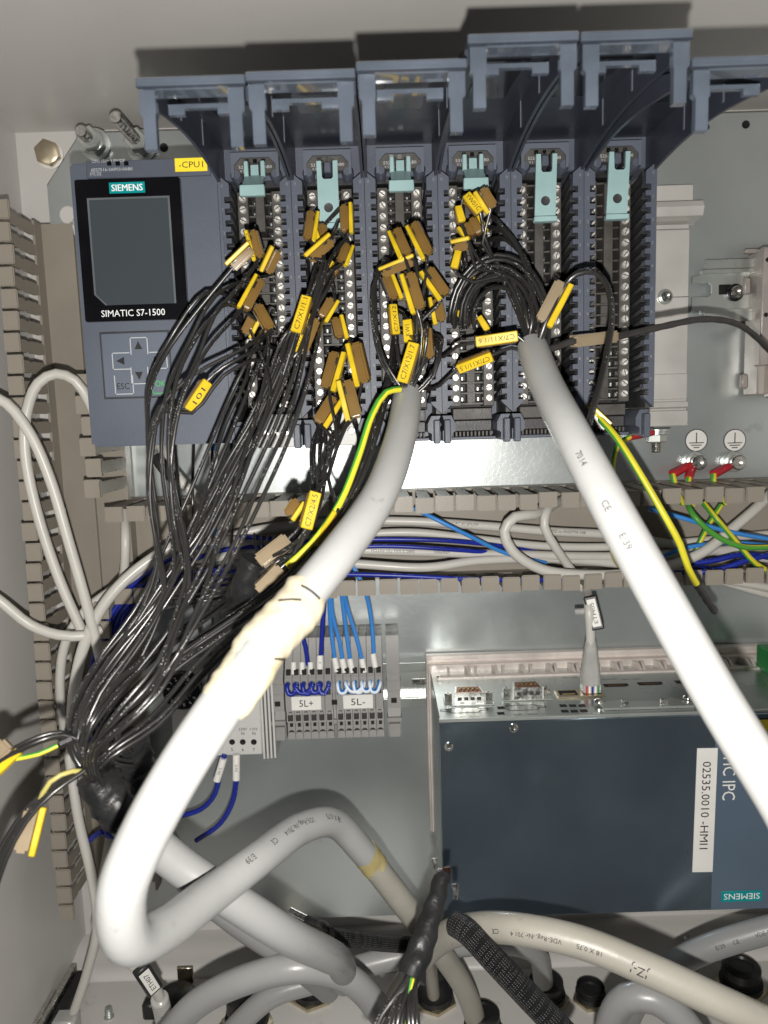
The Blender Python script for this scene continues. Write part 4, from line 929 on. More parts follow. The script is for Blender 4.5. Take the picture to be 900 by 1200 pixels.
part('sheath', MB().tube(spline([p + UZ * 30, p + UZ * 40 + V(-.5, 1, 0), at(690, 712, p.y), at(688, 692, 40), at(684, 668, 30)], 3), 2.9, 12), 'network_grey', tR, angle=60)
clip(tR, (700, 734, 62), (692, 702, 58), 'ETH05', 6.5)
part('clip_tab', MB().tube([at(674, 717, 55), at(690, 716, 57)], 2.0, 8), 'clear_plug', tR)
# ------------------------------------------------------------------ thin cables in and beside the trunking
def net(lab, P, r=2.75, m='network_grey', txt=None, name='network_cable', grp='network cables', cat='cable', seg=12):
    t, pts = cable(name, lab, P, r, m, step=5, seg=seg, group=grp, cat=cat)
    if txt:
        mm = MB()
        for px, py, s_, fl_ in txt: wrap(mm, pts, r, px, py, s_, 2.6, fl_, .1)
        part('printing', mm, 'dark_cable', t, kind='stuff')
    return t
H = 26
net('grey network cable topmost in the trunking', [(215, 652, 40), (280, 626, 34), (380, 612, 26), (480, 611, 26), (563, 616, 26), (650, 623, 24), (720, 627, 22), (800, 640, 18), (910, 656, 18)], 3.0, txt=[(655, 622, 'VERIFIED to ANSI/TIA 568', False), (545, 615, 'CAT 5E SF/UTP', False)])
net('grey network cable second from the top in the trunking', [(200, 668, 44), (270, 640, 38), (380, 630, 30), (480, 624, 30), (560, 632, 28), (640, 640, 24), (740, 640, 20), (910, 625, 16)], 2.7)
net('grey network cable with print mirrored along the trunking middle', [(240, 655, 40), (330, 644, 38), (430, 645, 38), (500, 647, 36), (600, 650, 32), (730, 652, 24), (910, 640, 14)], 3.0, txt=[(465, 645, '568C 2 (UL) 75C PATCH', True), (520, 648, 'VERIFIED', True)])
net('grey network cable lowest in the trunking', [(230, 668, 30), (330, 655, 40), (420, 661, 44), (500, 665, 44), (560, 657, 38), (650, 655, 28), (760, 665, 24), (910, 690, 20)], 2.9)
net('grey network cable curling down in a wide loop in the trunking', [(645, 585, 14), (625, 603, 48), (603, 606, 54), (591, 622, 54), (600, 645, 54), (634, 667, 54), (700, 674, 52), (765, 668, 48), (822, 648, 44), (860, 618, 40), (892, 590, 34), (915, 565, 20)], 3.3)
net('short grey network cable dropping inside the wide loop', [(660, 585, 14), (640, 601, 42), (638, 617, 44), (650, 640, 42), (668, 666, 36), (684, 690, 34)], 2.9)
net('grey network cable behind the green and yellow leads', [(720, 668, 20), (790, 660, 18), (850, 682, 18), (910, 700, 16)], 2.7)
net('grey network cable sweeping from the trunking down the left corner', [(330, 648, 30), (270, 634, 48), (215, 636, 62), (165, 664, 72), (125, 704, 80), (100, 752, 84), (87, 810, 82), (84, 880, 70)], 3.4)
net('grey network cable inside the corner sweep', [(300, 660, 24), (235, 650, 36), (180, 664, 44), (140, 686, 50), (100, 716, 56), (78, 750, 56), (70, 800, 52), (76, 860, 46)], 3.0)
net('grey network cable bowing round from behind the controller', [(118, 505, 60), (104, 470, 70), (88, 446, 74), (66, 438, 76), (45, 449, 78), (32, 480, 78), (29, 525, 78), (42, 595, 78), (68, 675, 76), (97, 742, 74)], 3.0)
net('grey network cable entering at left edge and running down the trunking', [(-15, 462, 96), (8, 473, 94), (35, 508, 92), (58, 560, 90), (82, 640, 88), (102, 710, 86), (122, 790, 80)], 3.0)
net('grey network cable entering low at the left edge', [(-18, 690, 96), (5, 708, 94), (35, 732, 90), (68, 744, 88), (100, 745, 84), (118, 738, 78)], 3.0)
net('short upright grey network cable below the trunking corner', [(146, 600, 30), (147, 630, 46), (146, 665, 44), (140, 700, 36)], 2.8)
net('thin white cable falling to the white plug at lower left', [(80, 880, 52), (92, 960, 60), (108, 1030, 66), (114, 1085, 66), (102, 1140, 62), (84, 1195, 58), (78, 1225, 56)], 3.1)
net('grey network cable standing behind the black boots', [(132, 930, 40), (130, 975, 44), (122, 1025, 46), (112, 1085, 44)], 3.4)
tq = net('pale network lead with black clip bending into the trunking under the controller', [(180, 490, 40), (190, 525, 56), (206, 556, 64), (226, 578, 64), (256, 600, 44)], 3.0)
part('label_clip', MB().tube(spline(pix([(184, 536, 62), (194, 550, 66), (206, 562, 66)]), 2), 3.9, 10), 'black_plastic', tq)
p = at(80, 1192, 60); t = thing('plug_housing', 'white square plug housing at the bottom left', 'plug', p)
part('housing', MB().box(p.x - 8, p.x + 7, p.y - 4, p.y + 8, p.z - 16, p.z + 3, 1.2), 'clear_plug', t); part('latch', MB().box(p.x - 3, p.x + 3, p.y + 8, p.y + 9.4, p.z - 10, p.z + 1, .4), 'clear_plug', t)
def bw(lab, P, m='blue_wire', r=1.5, grp='blue wires'): return net(lab, P, r, m, name='blue_wire', grp=grp, cat='wire', seg=8)
for k in (0, 2):
    bw(['upper dark blue wire', 'middle dark blue wire', 'lower dark blue wire'][k] + ' crossing the trunking from the left corner', [(150, 690 + 8 * k, 50), (200, 655 + 7 * k, 50), (270, 631 + 6 * k, 46), (360, 634 + 5 * k, 44), (450, 632 + 4 * k, 42), (530, 634 + 5 * k, 40), (600, 642 + 4 * k, 30), (700, 660, 24), (910, 668 + 8 * k, 16)])
for k in range(5):
    bw(['outermost', 'second', 'middle', 'fourth', 'innermost'][k] + ' dark blue wire running down the left trunking', [(270, 664 + 5 * k, 40), (200, 676 + 5 * k, 46), (150, 696 + 6 * k, 52), (118 + 7 * k, 745, 56), (104 + 6 * k, 800, 54), (96 + 5 * k, 870, 44)])
bw('dark blue wire lying along the lower trunking comb', [(250, 668, 54), (330, 672, 56), (450, 674, 58), (560, 679, 58), (660, 680, 54)])
bw('dark blue wire low at the right edge of the trunking', [(790, 672, 34), (840, 668, 40), (880, 655, 42), (915, 648, 42)], r=1.9); bw('dark blue wire pair member nearest the right comb', [(770, 662, 30), (830, 658, 36), (870, 650, 38), (915, 655, 40)], r=1.9)
bw('blue white striped wire slanting down in the trunking middle', [(486, 596, 40), (510, 608, 46), (550, 628, 46), (592, 648, 42), (640, 660, 34)], 'blue_white_wire', 1.4)
bw('blue white striped wire along the trunking at the right', [(760, 596, 40), (800, 607, 44), (850, 622, 44), (915, 634, 40)], 'blue_white_wire', 1.5)
bw('blue white striped wire under the green and yellow leads', [(770, 655, 34), (800, 643, 42), (850, 636, 36), (915, 640, 30)], 'blue_white_wire', 1.4)
bw('blue striped wire labelled CPU1 hanging below the controller', [(249, 512, 80), (250, 560, 76), (252, 600, 66), (250, 660, 50)], 'blue_white_wire', 1.6)
def flag(lab, pa, pb, s_, r=2.3):
    A, B = at(*pa), at(*pb); t = thing('wire_label', lab, 'label', A, 'white wire labels'); u = (B - A).normalized(); n = CAMP - A; n = (n - u * n.dot(u)).normalized(); v = u.cross(n)
    part('tube', MB().tube([A, B], r, 10), 'paper_white', t, angle=60); part('lettering', MB().text(s_, (A + B) / 2 + n * (r + .1), u, v, r * 1.0), 'black_ink', t)
flag('white label tube on the blue wire under the controller', (250, 528, 82), (251, 562, 79), 'CPU1.1W')
# terminal block leads
ds = DB
for k, (P, bi) in enumerate((([(376, 775), (377, 752), (379, 720), (381, 690)], 4), ([(361, 780), (358, 758), (352, 735), (350, 700)], 3))):
    bw(['dark blue lead into the fifth 5L+ block', 'dark blue lead into the fourth 5L+ block'][k], [(a, b, 40) for a, b in P], r=1.6)
BWL = ([(393, 775), (390, 755), (387, 725), (386, 695)], [(402, 776), (398, 752), (390, 722), (388, 695)], [(411, 776), (407, 748), (403, 718), (400, 690)], [(425, 776), (418, 748), (408, 715), (402, 690)], [(438, 770), (437, 745), (433, 712), (426, 688), (414, 664)])
for k, P in enumerate(BWL):
    bw(f'blue white striped lead into the {ORD[k]} 5L- block', [(a, b, 40 if b > 700 else 46) for a, b in P], 'blue_white_wire', 1.45)
    flag(f'white ferrule label on the {ORD[k]} 5L- lead', (P[0][0] - 1, P[0][1] - 4, 41), (P[0][0] + 2, P[0][1] + 12, 43), '-', 2.0)
flag('white ferrule label on the fifth 5L+ lead', (375, 768, 41), (375, 784, 43), '4', 2.3)
for k in range(3): flag(['left', 'middle', 'right'][k] + ' small white ferrule label under the cream tape', (344 + 10 * k, 776, 41), (344 + 10 * k, 790, 43), '-', 1.8)
def jumper(lab, i, j, m, dz):
    a, b = BX[i], BX[j]; z = zb(800)
    P = [V(a, DB - 2, z), V(a - .5, DB + 4, z), V((a * 2 + b) / 3 - 1, DB + 5.5, z - 4.5 + dz), V((a + 2 * b) / 3, DB + 5.5, z - 4.8 + dz), V(b + .6, DB + 4, z - .5), V(b, DB - 2, z)]
    t = thing('jumper_wire', lab, 'wire', P[0], 'jumper wires on the terminal blocks'); part('insulation', MB().tube(spline(P, 1), 1.55, 9), m, t, angle=60)
for k in range(5):
    jumper(f'{ORD[k]} dark blue jumper loop from the left over the 5L+ blocks', k, k + 1 if k != 1 else k + 2, 'blue_wire', .6 * (k % 2))
    jumper(f'{ORD[k]} light blue jumper loop from the left over the 5L- blocks', 6 + k, 7 + k if k != 1 else 8 + k, 'blue_white_wire', .6 * (k % 2))
bw('blue wire hanging from the power supply, left of two', [(263, 884, 52), (258, 905, 54), (252, 930, 52), (236, 948, 46), (205, 958, 40)], r=1.7); bw('blue wire hanging from the power supply, right of two', [(277, 884, 52), (277, 912, 55), (273, 938, 54), (258, 965, 48), (230, 985, 40)], r=1.7)
flag('white label tube on the left power supply wire', (262, 889, 54), (254, 915, 55), '2-N1', 2.4); flag('white label tube on the right power supply wire', (277, 884, 54), (277, 914, 56), '3-N1', 2.4)
bw('dark blue wire end peeping out behind the black boots', [(128, 980, 60), (118, 975, 64), (105, 985, 60)], r=1.7); bw('dark blue wire loop under the black boots', [(120, 950, 60), (122, 968, 66), (130, 980, 66), (150, 985, 60)], r=1.7)
# green and yellow leads
def gy(lab, P, r=1.75, m='green_yellow_wire'): return net(lab, P, r, m, name='earth_wire', grp='green and yellow wires', cat='wire', seg=10)
gy('green yellow wire beside the taped cable', [(468, 456, 170), (452, 460, 176), (436, 486, 182), (420, 535, 190), (398, 590, 198), (365, 637, 206), (336, 664, 210)], 1.5)
t2 = gy('green yellow wire hanging in front of the trunking with dark cut end', [(700, 488, 120), (722, 512, 132), (748, 552, 140), (775, 598, 146), (797, 638, 148), (806, 665, 146), (816, 684, 142)], 1.75)
part('cut_end', MB().tube(spline(pix([(814, 681, 142), (826, 700, 136), (838, 717, 130)]), 2), 1.9, 9, rf=lambda s, a, L: 1 + .12 * math.sin(L * 2)), 'dark_cable', t2)
t3 = gy('green yellow wire with red lug under the rail', [(738, 512, 60), (724, 522, 64), (718, 545, 66), (722, 575, 60), (735, 605, 50)], 1.6)
part('red_lug', MB().tube(pix([(765, 507, 42), (752, 510, 50), (737, 513, 60)]), 1.9, 10), 'red_sleeve', t3)
LU = [((808, 545), (788, 556), (790, 568), (800, 590)), ((812, 546), (807, 560), (806, 572), (812, 592)), ((855, 546), (836, 556), (836, 568), (850, 590))]
for k, P in enumerate(LU):
    t = gy(['green yellow lead of the left earth bolt, left lug', 'green yellow lead of the left earth bolt, right lug', 'green yellow lead of the right earth bolt'][k], [(*P[1], 14), (P[2][0], P[2][1] - 4, 16), (*P[2], 14), (*P[3], 8)], 2.0)
    part('red_lug', MB().tube(pix([(*P[0], 4), ((P[0][0] + P[1][0]) / 2, (P[0][1] + P[1][1]) / 2, 9), (*P[1], 14)]), 2.9, 12), 'red_sleeve', t)
gy('green yellow wire bending from the comb to the right edge', [(806, 590, 34), (812, 603, 46), (835, 625, 48), (866, 640, 48), (915, 641, 44)], 1.8)
gy('green yellow wire crossing down to the lower right comb', [(825, 590, 34), (838, 606, 44), (862, 634, 44), (885, 660, 44), (915, 676, 40)], 1.8)
gy('short green yellow wire slanting left behind the others', [(845, 592, 30), (832, 612, 34), (818, 640, 36), (806, 665, 30)], 1.7)
gy('yellow wire peeping out beside the diagonal cable', [(722, 622, 40), (716, 640, 44), (722, 658, 44), (735, 672, 36)], 1.5, 'yellow_wire')

# ------------------------------------------------------------------ yellow wire markers
MK = {}
def marker(k, pa, pb, side, s_, lab, style='amber', wd=3.0):
    wd *= .84
    """sleeve half plus bright label half along the axis pa-pb; side = +1/-1: on which side the yellow half lies"""
    A, B = at(*pa), at(*pb); u = (B - A).normalized(); L = (B - A).length; n = (CAMP - (A + B) / 2); n = (n - u * n.dot(u)).normalized(); v = u.cross(n)
    rl = random.uniform(-.35, .35); n, v = n * math.cos(rl) + v * math.sin(rl), v * math.cos(rl) - n * math.sin(rl)
    Mx = Matrix((u, v, n)).transposed().to_4x4(); Mx.translation = (A + B) / 2
    t = thing('wire_marker', lab, 'wire marker', (A + B) / 2, 'wire markers on the black wires')
    h = L / 2; m = MB()
    if style == 'label':
        part('label_strip', MB().box(-h, h, -wd * .9, wd * .9, .6, 2.6, .35, 0, Mx), 'tag_yellow', t)
        part('sleeve', MB().box(-h + .5, h - .5, -wd * 1.05, wd * 1.05, -2.4, .5, .6, 0, Mx), 'tag_amber', t)
    else:
        a, b = (-wd * .15, wd * 1.35) if side > 0 else (-wd * 1.35, wd * .15) if side < 0 else (-wd * .95, wd * .95)
        part('sleeve', MB().box(-h, h, -b, -a, -2.2, 2.0, .9, 0, Mx, 2), 'tag_amber' if style == 'amber' else 'tag_beige', t)
        a, b = (wd * .25, wd * .98) if side > 0 else (-wd * .98, -wd * .25)
        if side: part('label_strip', MB().box(-h - .8, h + .8, a, b, -1.6, 1.5, .4, 0, Mx), 'tag_yellow', t)
        else: part('label_strip', MB().box(-h + .6, h - .6, -wd * .9, wd * .9, -3.4, -2.3, .3, 0, Mx), 'tag_beige', t)
    if s_:
        part('lettering', MB().text(s_, (A + B) / 2 + n * (2.65 if style == 'label' else 1.55) + (V(0, 0, 0) if style == 'label' else v * (wd * .57 * (1 if side > 0 else -1))), u, v, wd * 1.25 if style == 'label' else wd * .62, width=L * (.86 if len(s_) > 4 else .5)), 'black_ink', t)
    MK[k] = (A, B); return t
E = 158
marker(1, (269, 312, 168), (293, 289, 168), 1, '', 'slanting yellow marker nearest the controller edge')
marker(2, (293, 271, 164), (302, 303, 164), -1, 'C7/X1/1', 'yellow marker standing upright just right of the slanting one nearest the controller')
marker(3, (284, 361, 172), (303, 326, 166), 1, '', 'amber marker slanting over the first module halfway down')
marker(4, (301, 358, 160), (317, 386, 162), 0, '', 'amber marker leaning right over the lower first module')
marker(5, (220, 481, 186), (242, 447, 182), 1, '101', 'lone yellow marker over the lower controller front', 'label')
marker(6, (347, 391, 182), (360, 349, 178), 1, 'C7/X1/1.1', 'yellow lettered marker in the black bundle, upper of two', 'label')
marker(7, (350, 412, 178), (366, 372, 174), 1, 'C7/X1/1.2', 'yellow edged marker in the black bundle, lower of two', 'amber', 3.4)
marker(8, (368, 249, 152), (363, 282, 156), 1, '', 'amber marker left of the long latch of the second module')
marker(9, (387, 279, 166), (361, 302, 168), -1, '', 'amber marker slanting below the long latch of the second module')
marker(10, (407, 240, 148), (408, 272, 150), 1, '', 'amber marker right of the long latch of the second module')
marker(11, (409, 288, 150), (402, 308, 154), 1, '', 'small amber marker below the right hand screws of the second module')
marker(12, (392, 352, 158), (379, 374, 160), 1, '', 'amber marker in the shade beside the black bundle')
marker(13, (398, 414, 156), (386, 456, 160), 1, '', 'amber marker with yellow right edge low on the second module', 'amber', 4.0)
marker(14, (413, 403, 160), (424, 450, 162), -1, '', 'large amber marker with yellow left edge at the second module edge', 'amber', 4.0)
marker(15, (402, 447, 166), (413, 491, 168), -1, '', 'lowest upright marker, yellow left edge, over the white plug', 'amber', 4.0)
marker(16, (395, 468, 158), (376, 498, 162), 1, '', 'amber marker slanting over the white plug of the second module', 'amber', 4.0)
marker(17, (461, 271, 158), (474, 300, 164), -1, '', 'amber marker upper left on the third module', 'amber', 3.4)
marker(18, (482, 264, 158), (500, 300, 164), -1, '', 'amber marker upper right on the third module', 'amber', 3.4)
marker(19, (447, 318, 160), (484, 303, 164), 1, '', 'flat lying yellow marker across the third module', 'amber', 2.6)
marker(20, (476, 322, 170), (489, 364, 174), -1, '', 'amber marker in the middle of the third module', 'amber', 3.6)
marker(21, (498, 318, 164), (519, 348, 168), -1, '', 'amber marker at the right border of the third module', 'amber', 3.6)
marker(22, (463, 393, 162), (459, 358, 160), -1, 'C7/X12', 'narrow yellow marker left above the left cable mouth', 'label', 2.4)
marker(23, (480, 402, 166), (478, 376, 164), 1, 'KW1', 'short yellow marker right above the printed C7/X12/1.7 one', 'label', 2.8)
marker(24, (472, 449, 180), (486, 403, 178), 1, 'C7/X12/1.7', 'yellow marker reading C7/X12/1.7 at the left cable mouth', 'label', 3.3)
marker(25, (498, 384, 166), (501, 421, 168), -1, '', 'yellow edged marker right of the left cable mouth', 'amber', 2.8)
marker(26, (546, 230, 156), (563, 250, 158), 1, 'YW01C', 'yellow lettered marker under the short latch of the fourth module', 'label', 2.8)
marker(27, (561, 224, 160), (575, 246, 160), -1, '', 'amber marker directly under the short latch of the fourth module', 'amber', 3.4)
marker(28, (536, 244, 150), (541, 262, 152), 1, '', 'small shiny marker on the upper left screws of the fourth module', 'label', 2.2)
marker(29, (531, 287, 152), (549, 283, 154), 1, '', 'short level marker left of the coiled wires', 'amber', 3.0)
marker(30, (537, 296, 152), (532, 316, 154), 1, '', 'small yellow marker below the short level one', 'label', 2.2)
marker(31, (607, 394, 176), (558, 401, 172), 1, 'C7/X11/1.6', 'level yellow marker reading C7/X11/1.6 by the right cable mouth', 'label', 3.0)
marker(32, (577, 416, 166), (537, 431, 160), 1, 'C7/X11/1.5', 'slanting yellow marker reading C7/X11/1.5 below the level one', 'label', 3.0)
marker(33, (639, 379, 180), (663, 333, 178), -1, '', 'big marker with yellow right edge above the right cable mouth', 'beige', 4.2)
marker(34, (671, 400, 160), (723, 394, 150), 0, '', 'level beige marker on the wire leading right', 'beige', 3.4)
marker(35, (674, 463, 118), (712, 499, 122), 1, '', 'beige marker behind the diagonal cable', 'beige', 3.4)
marker(36, (358, 620, 210), (369, 577, 206), 1, 'C7/X2/4.5', 'yellow lettered marker beside the taped cable', 'label', 3.2)
marker(37, (396, 604, 202), (373, 641, 206), -1, '', 'amber marker against the taped cable', 'amber', 3.4)
marker(38, (338, 632, 198), (303, 659, 202), 0, '', 'beige marker above the small black boot, upper of two', 'beige', 4.2)
marker(39, (330, 666, 206), (303, 693, 208), 0, '', 'beige marker above the small black boot, lower of two', 'beige', 4.0)
marker(40, (44, 948, 262), (31, 1000, 268), 1, '', 'yellow edged marker near the left border, low down', 'beige', 3.6)
marker(41, (-14, 905, 262), (16, 876, 258), -1, '', 'marker cut off by the left border', 'beige', 4.5)
for k_, (a_, b_, lab_) in enumerate((((548, 318), (556, 330), 'tiny yellow marker half hidden by the coiled wires, upper'), ((538, 366), (546, 376), 'tiny yellow marker inside the coiled wires, left'), ((562, 372), (572, 388), 'tiny yellow marker inside the coiled wires, right'))):
    marker(50 + k_, (*a_, 140), (*b_, 142), 1, '', lab_, 'label', 1.9)

EX = [((310, 318), (322, 292), 'amber marker at the right hand screws of the first module, upper'), ((290, 392), (300, 372), 'amber marker at the left hand screws of the first module, low down'), ((378, 330), (392, 310), 'amber marker between the long latch and the black bundle'),
      ((372, 264), (380, 290), 'amber marker tucked under the long latch of the second module'), ((396, 372), (402, 396), 'amber marker above the large one at the second module edge'), ((508, 350), (514, 378), 'amber marker low at the right border of the third module'),
      ((455, 322), (466, 350), 'amber marker above the narrow yellow one on the third module'), ((541, 266), (552, 278), 'amber marker above the short level one by the coiled wires'), ((556, 254), (566, 272), 'amber marker below the lettered one of the fourth module'), ((340, 606), (352, 588), 'amber marker just left of the lettered one beside the taped cable')]
for k_, (a_, b_, lab_) in enumerate(EX): marker(60 + k_, (*a_, 150 if k_ != 9 else 196), (*b_, 152 if k_ != 9 else 194), (1, -1)[k_ % 2], '', lab_, 'amber', 3.2)
# ------------------------------------------------------------------ black wires
def T(m, r, c):
    return V(XM[m] + PW * CX[c] + (3.6 if c == 0 else -3.6), 107, row_z(r))
wr = random.Random(11)
def strand(parent, start, guide, spread=1.0, r=.84, wob=1.0, m='black_wire', step=6):
    """start: world points; guide: (px, py, d, spread px) - each strand keeps its own place in the bundle"""
    an, rd = wr.uniform(0, 6.28), math.sqrt(wr.random()); P = list(start)
    for k, (px, py, d, s) in enumerate(guide):
        an += wr.uniform(-.35, .35) * wob; q = s * spread
        P.append(at(px + q * rd * math.cos(an), py + q * rd * math.sin(an) * .8, d + q * .55 * rd * math.sin(an + 1.3)))
    part('wire', MB().tube(spline(P, step), r, 8), m, parent, angle=70)
def mk(k): A, B = MK[k]; return [A, (A + B) / 2, B]
ENDC = [(150, 790, 240, 48), (112, 840, 252, 36), (97, 872, 256, 20), (104, 900, 254, 10), (122, 926, 251, 5)]
END_D = [(160, 790, 234, 50), (128, 840, 240, 28), (125, 868, 238, 16), (145, 880, 230, 8), (164, 900, 219, 5)]
GL = [(252, 350, 176, 16), (220, 405, 182, 26), (196, 455, 190, 26), (188, 510, 196, 20), (190, 565, 200, 18), (200, 620, 206, 20), (204, 675, 216, 26), (182, 735, 228, 30)]
GM = [(314, 410, 178, 22), (294, 465, 186, 28), (272, 520, 194, 32), (250, 580, 202, 36), (226, 640, 210, 38), (198, 710, 224, 40)]
G2 = [(352, 400, 182, 24), (336, 450, 188, 28), (312, 510, 194, 32), (280, 575, 202, 36), (246, 645, 212, 38), (205, 715, 224, 42)]
for k, (mkn, term) in enumerate(((1, (0, 4, 0)), (2, (0, 5, 0)), (3, (0, 8, 0)), (None, (0, 10, 0)), (None, (0, 12, 1)))):
    a = [T(*term), T(*term) + F * 26 - UZ * 3] + (mk(mkn) if mkn == 1 else list(reversed(mk(mkn))) if mkn == 3 else mk(mkn) if mkn else [])
    strand(tC, a, GL[1 if mkn else 0:] + ENDC)
    if k < 1: strand(tC, [T(0, 7 + k, 1), T(0, 7 + k, 1) + F * 30 - UZ * 4], GL + ENDC)
# wires that swing left over the controller with the lone marker
for k in range(3):
    strand(tC, [T(0, 12 + 2 * k, 1), T(0, 12 + 2 * k, 1) + F * 34, *pix([(296, 402 + 10 * k, 176), (262, 420 + 10 * k, 182)])] + (list(reversed(mk(5))) if k == 1 else pix([(225, 440 + 22 * k, 188)])) , [(190, 478, 194, 6), (178, 520, 198, 6), (176, 580, 202, 7), (186, 640, 208, 8), (195, 700, 220, 14)] + ENDC)
for k in range(5):
    strand(tC, [T(0, 9 + k, k % 2), T(0, 9 + k, k % 2) + F * 32 - UZ * 4] + (mk(4) if k == 0 else []), (GM if k % 2 else GM[1:]) + ENDC, wob=.8)
for k in range(11):
    mm = {0: 8, 1: 9, 2: 10, 3: 11, 4: 12, 6: 6, 7: 7}.get(k); pr = []
    if mm: pr = list(reversed(mk(mm))) if mm in (6, 7) else mk(mm)
    strand(tC if k % 2 else tD, [T(1, 2 + k // 2, k % 2), T(1, 2 + k // 2, k % 2) + F * 26 - UZ * 5] + pr, ([(385, 310 + 3 * k, 172, 12), (366, 362 + k, 178, 14)] if mm not in (6, 7, 12) else []) + (G2 if mm not in (6, 7) else G2[1:]) + (ENDC if k % 2 else END_D), wob=.7)
# the sweep past the left side of the taped cable
GR = [(446, 486, 172, 6), (430, 535, 184, 9), (405, 590, 194, 10), (368, 645, 204, 12), (318, 694, 214, 12), (255, 738, 226, 13), (190, 785, 238, 14), (140, 836, 248, 13)]
for k in range(6):
    strand(tD, [T(2, 12 + k, 0), T(2, 12 + k, 0) + F * 30 - UZ * 6], GR + [(118, 868, 250, 9), (128, 890, 244, 7), (160, 896, 222, 5)], wob=.8)
for k in range(4):
    strand(tC, [T(1, 19, 1) + V(k, 0, -4)] + pix([(420, 520 + k, 140), (400, 590, 168)]), [(350, 668, 192, 12), (290, 735, 210, 14), (235, 790, 226, 16), (180, 850, 242, 14), (128, 886, 254, 9), (110, 905, 254, 6)], wob=.9)
for k in range(4):
    strand(tD, pix([(330 + 4 * k, 648, 120)]), [(270, 706, 190, 10), (210, 752, 222, 14), (150, 800, 242, 14), (108, 850, 258, 10), (100, 885, 256, 6), (118, 915, 252, 5)], wob=1.2)
# small black boot above the power supply and its wires
boot2 = thing('multicore_cable', 'black booted cable end behind the taped cable', 'cable', at(285, 690, 180), None)
part('sheath', MB().tube(spline(pix([(284, 690, 190), (270, 735, 170), (258, 790, 120), (240, 850, 60)]), 3), 6.2, 14), 'heat_shrink', boot2, angle=60)
boot(boot2, [(298, 655, 196), (288, 682, 194), (277, 712, 186), (266, 744, 166)], 5.6, 16)
for k, (mm, tm) in enumerate(((13, (1, 15, 1)), (14, (1, 14, 1)), (15, (1, 16, 1)), (16, (1, 17, 0)), (None, (1, 18, 1)))):
    a = [T(*tm), T(*tm) + F * 30 - UZ * 2] + (mk(mm) if mm else [])
    tail = [(392, 520, 172, 8), (380, 560, 182, 8)] + [[(369, 577, 206, 1), (358, 620, 210, 1), (340, 640, 206, 3)], [(396, 604, 202, 1), (373, 641, 206, 1), (345, 650, 204, 3)], [(352, 618, 196, 3), (338, 632, 198, 1), (303, 659, 202, 1)], [(345, 650, 204, 3), (330, 666, 206, 1), (303, 693, 208, 1)], [(352, 640, 200, 6), (325, 662, 200, 4)]][k]
    strand(boot2, a, tail + [(300, 662, 197, 3), (292, 678, 195, 2)])
for k in range(5):
    strand(boot2, [T(1, 17 + k % 3, k % 2), T(1, 17 + k % 3, k % 2) + F * 20 - UZ * 4], [(378 - 3 * k, 520, 150, 5), (374 - 2 * k, 580, 172, 5), (352, 630, 188, 7), (318, 660, 196, 5), (294, 676, 195, 3)])
for k in range(4):                                                       # loose uprights left of it
    strand(boot2, pix([(205 + 22 * k, 520, 100)]), [(208 + 20 * k, 580, 130, 8), (216 + 16 * k, 640, 120, 10), (222 + 12 * k, 700, 110, 12), (238 + 8 * k, 760, 90, 12)], wob=1.5)
for k in range(5):                                                       # short bows behind the bundle
    strand(boot2, pix([(330 - 8 * k, 628, 60), (300, 668 + 5 * k, 130), (240, 680 + 6 * k, 160)]), [(195, 690 + 5 * k, 150, 6), (170, 715, 130, 6), (160, 760, 110, 8)], wob=1)
# left cable mouth
for k, (mm, tm) in enumerate(((17, (2, 5, 0)), (18, (2, 5, 1)), (19, (2, 7, 0)), (20, (2, 8, 1)), (21, (2, 8, 1)), (22, (2, 11, 0)), (23, (2, 10, 0)), (24, (2, 12, 0)), (25, (2, 12, 1)), (None, (2, 3, 0)), (None, (2, 4, 1)), (None, (2, 13, 1)))):
    pr = (list(reversed(mk(mm))) if mm in (22, 23, 24) else mk(mm)) if mm else []
    g = [] if mm in (24,) else [(492 if (mm or 0) in (18, 20, 21, 25) else 474, 432, 170, 8)] if mm in (22, 23, 24, 25) else [(492, 385, 170, 10), (488, 428, 168, 8)]
    strand(tA, [T(*tm), T(*tm) + F * 24 - UZ * 4] + pr, g + [(480, 456, 162, 4), (477, 470, 164, 2)])
for k in range(5):
    strand(tA, [T(2, 7 + k, 0), T(2, 7 + k, 0) + F * 22] + pix([(452 - 3 * k, 305 + 3 * k, 148), (436 + k, 338 + 3 * k, 156), (437 + k, 380, 160)]), [(450, 420, 164, 5), (468, 450, 164, 4), (477, 470, 164, 3)])
for k in range(3): strand(tA, [T(2, 13 + k, 1), T(2, 13 + k, 1) + F * 24], [(518 - 4 * k, 400, 158, 4), (505, 440, 162, 4), (484, 462, 162, 3)])
# right cable mouth: coils
for k in range(7):
    cx, cy, rx, ry = 578 + wr.uniform(-4, 4), 370 + wr.uniform(-6, 6), 27 + 4.6 * k, 34 + 7.2 * k
    P = [T(3, 5 + k, k % 2), T(3, 5 + k, k % 2) + F * 20]
    a0 = math.radians(205 - 4 * k)
    for q in range(8):
        a = a0 - q * math.radians(208) / 7; P.append(at(cx + rx * math.cos(a) + q * 1.2, cy - ry * math.sin(a), 142 + 4.2 * q + 2 * (k % 3)))
    P += pix([(619 + wr.uniform(-5, 5), 402, 172), (626, 412, 174)])
    part('wire', MB().tube(spline(P, 5), 1.05, 8), 'black_wire', tB, angle=70)
for k in range(3):
    P = [T(3, 3 + k, 1), T(3, 3 + k, 1) + F * 24 + UX * 3] + pix([(585 + 5 * k, 262 + 10 * k, 152), (608 + 5 * k, 292 + 8 * k, 160), (622 + 2 * k, 340 + 4 * k, 166), (618 + 2 * k, 380, 170), (624, 412, 174)])
    part('wire', MB().tube(spline(P, 5), 1.05, 8), 'black_wire', tB, angle=70)
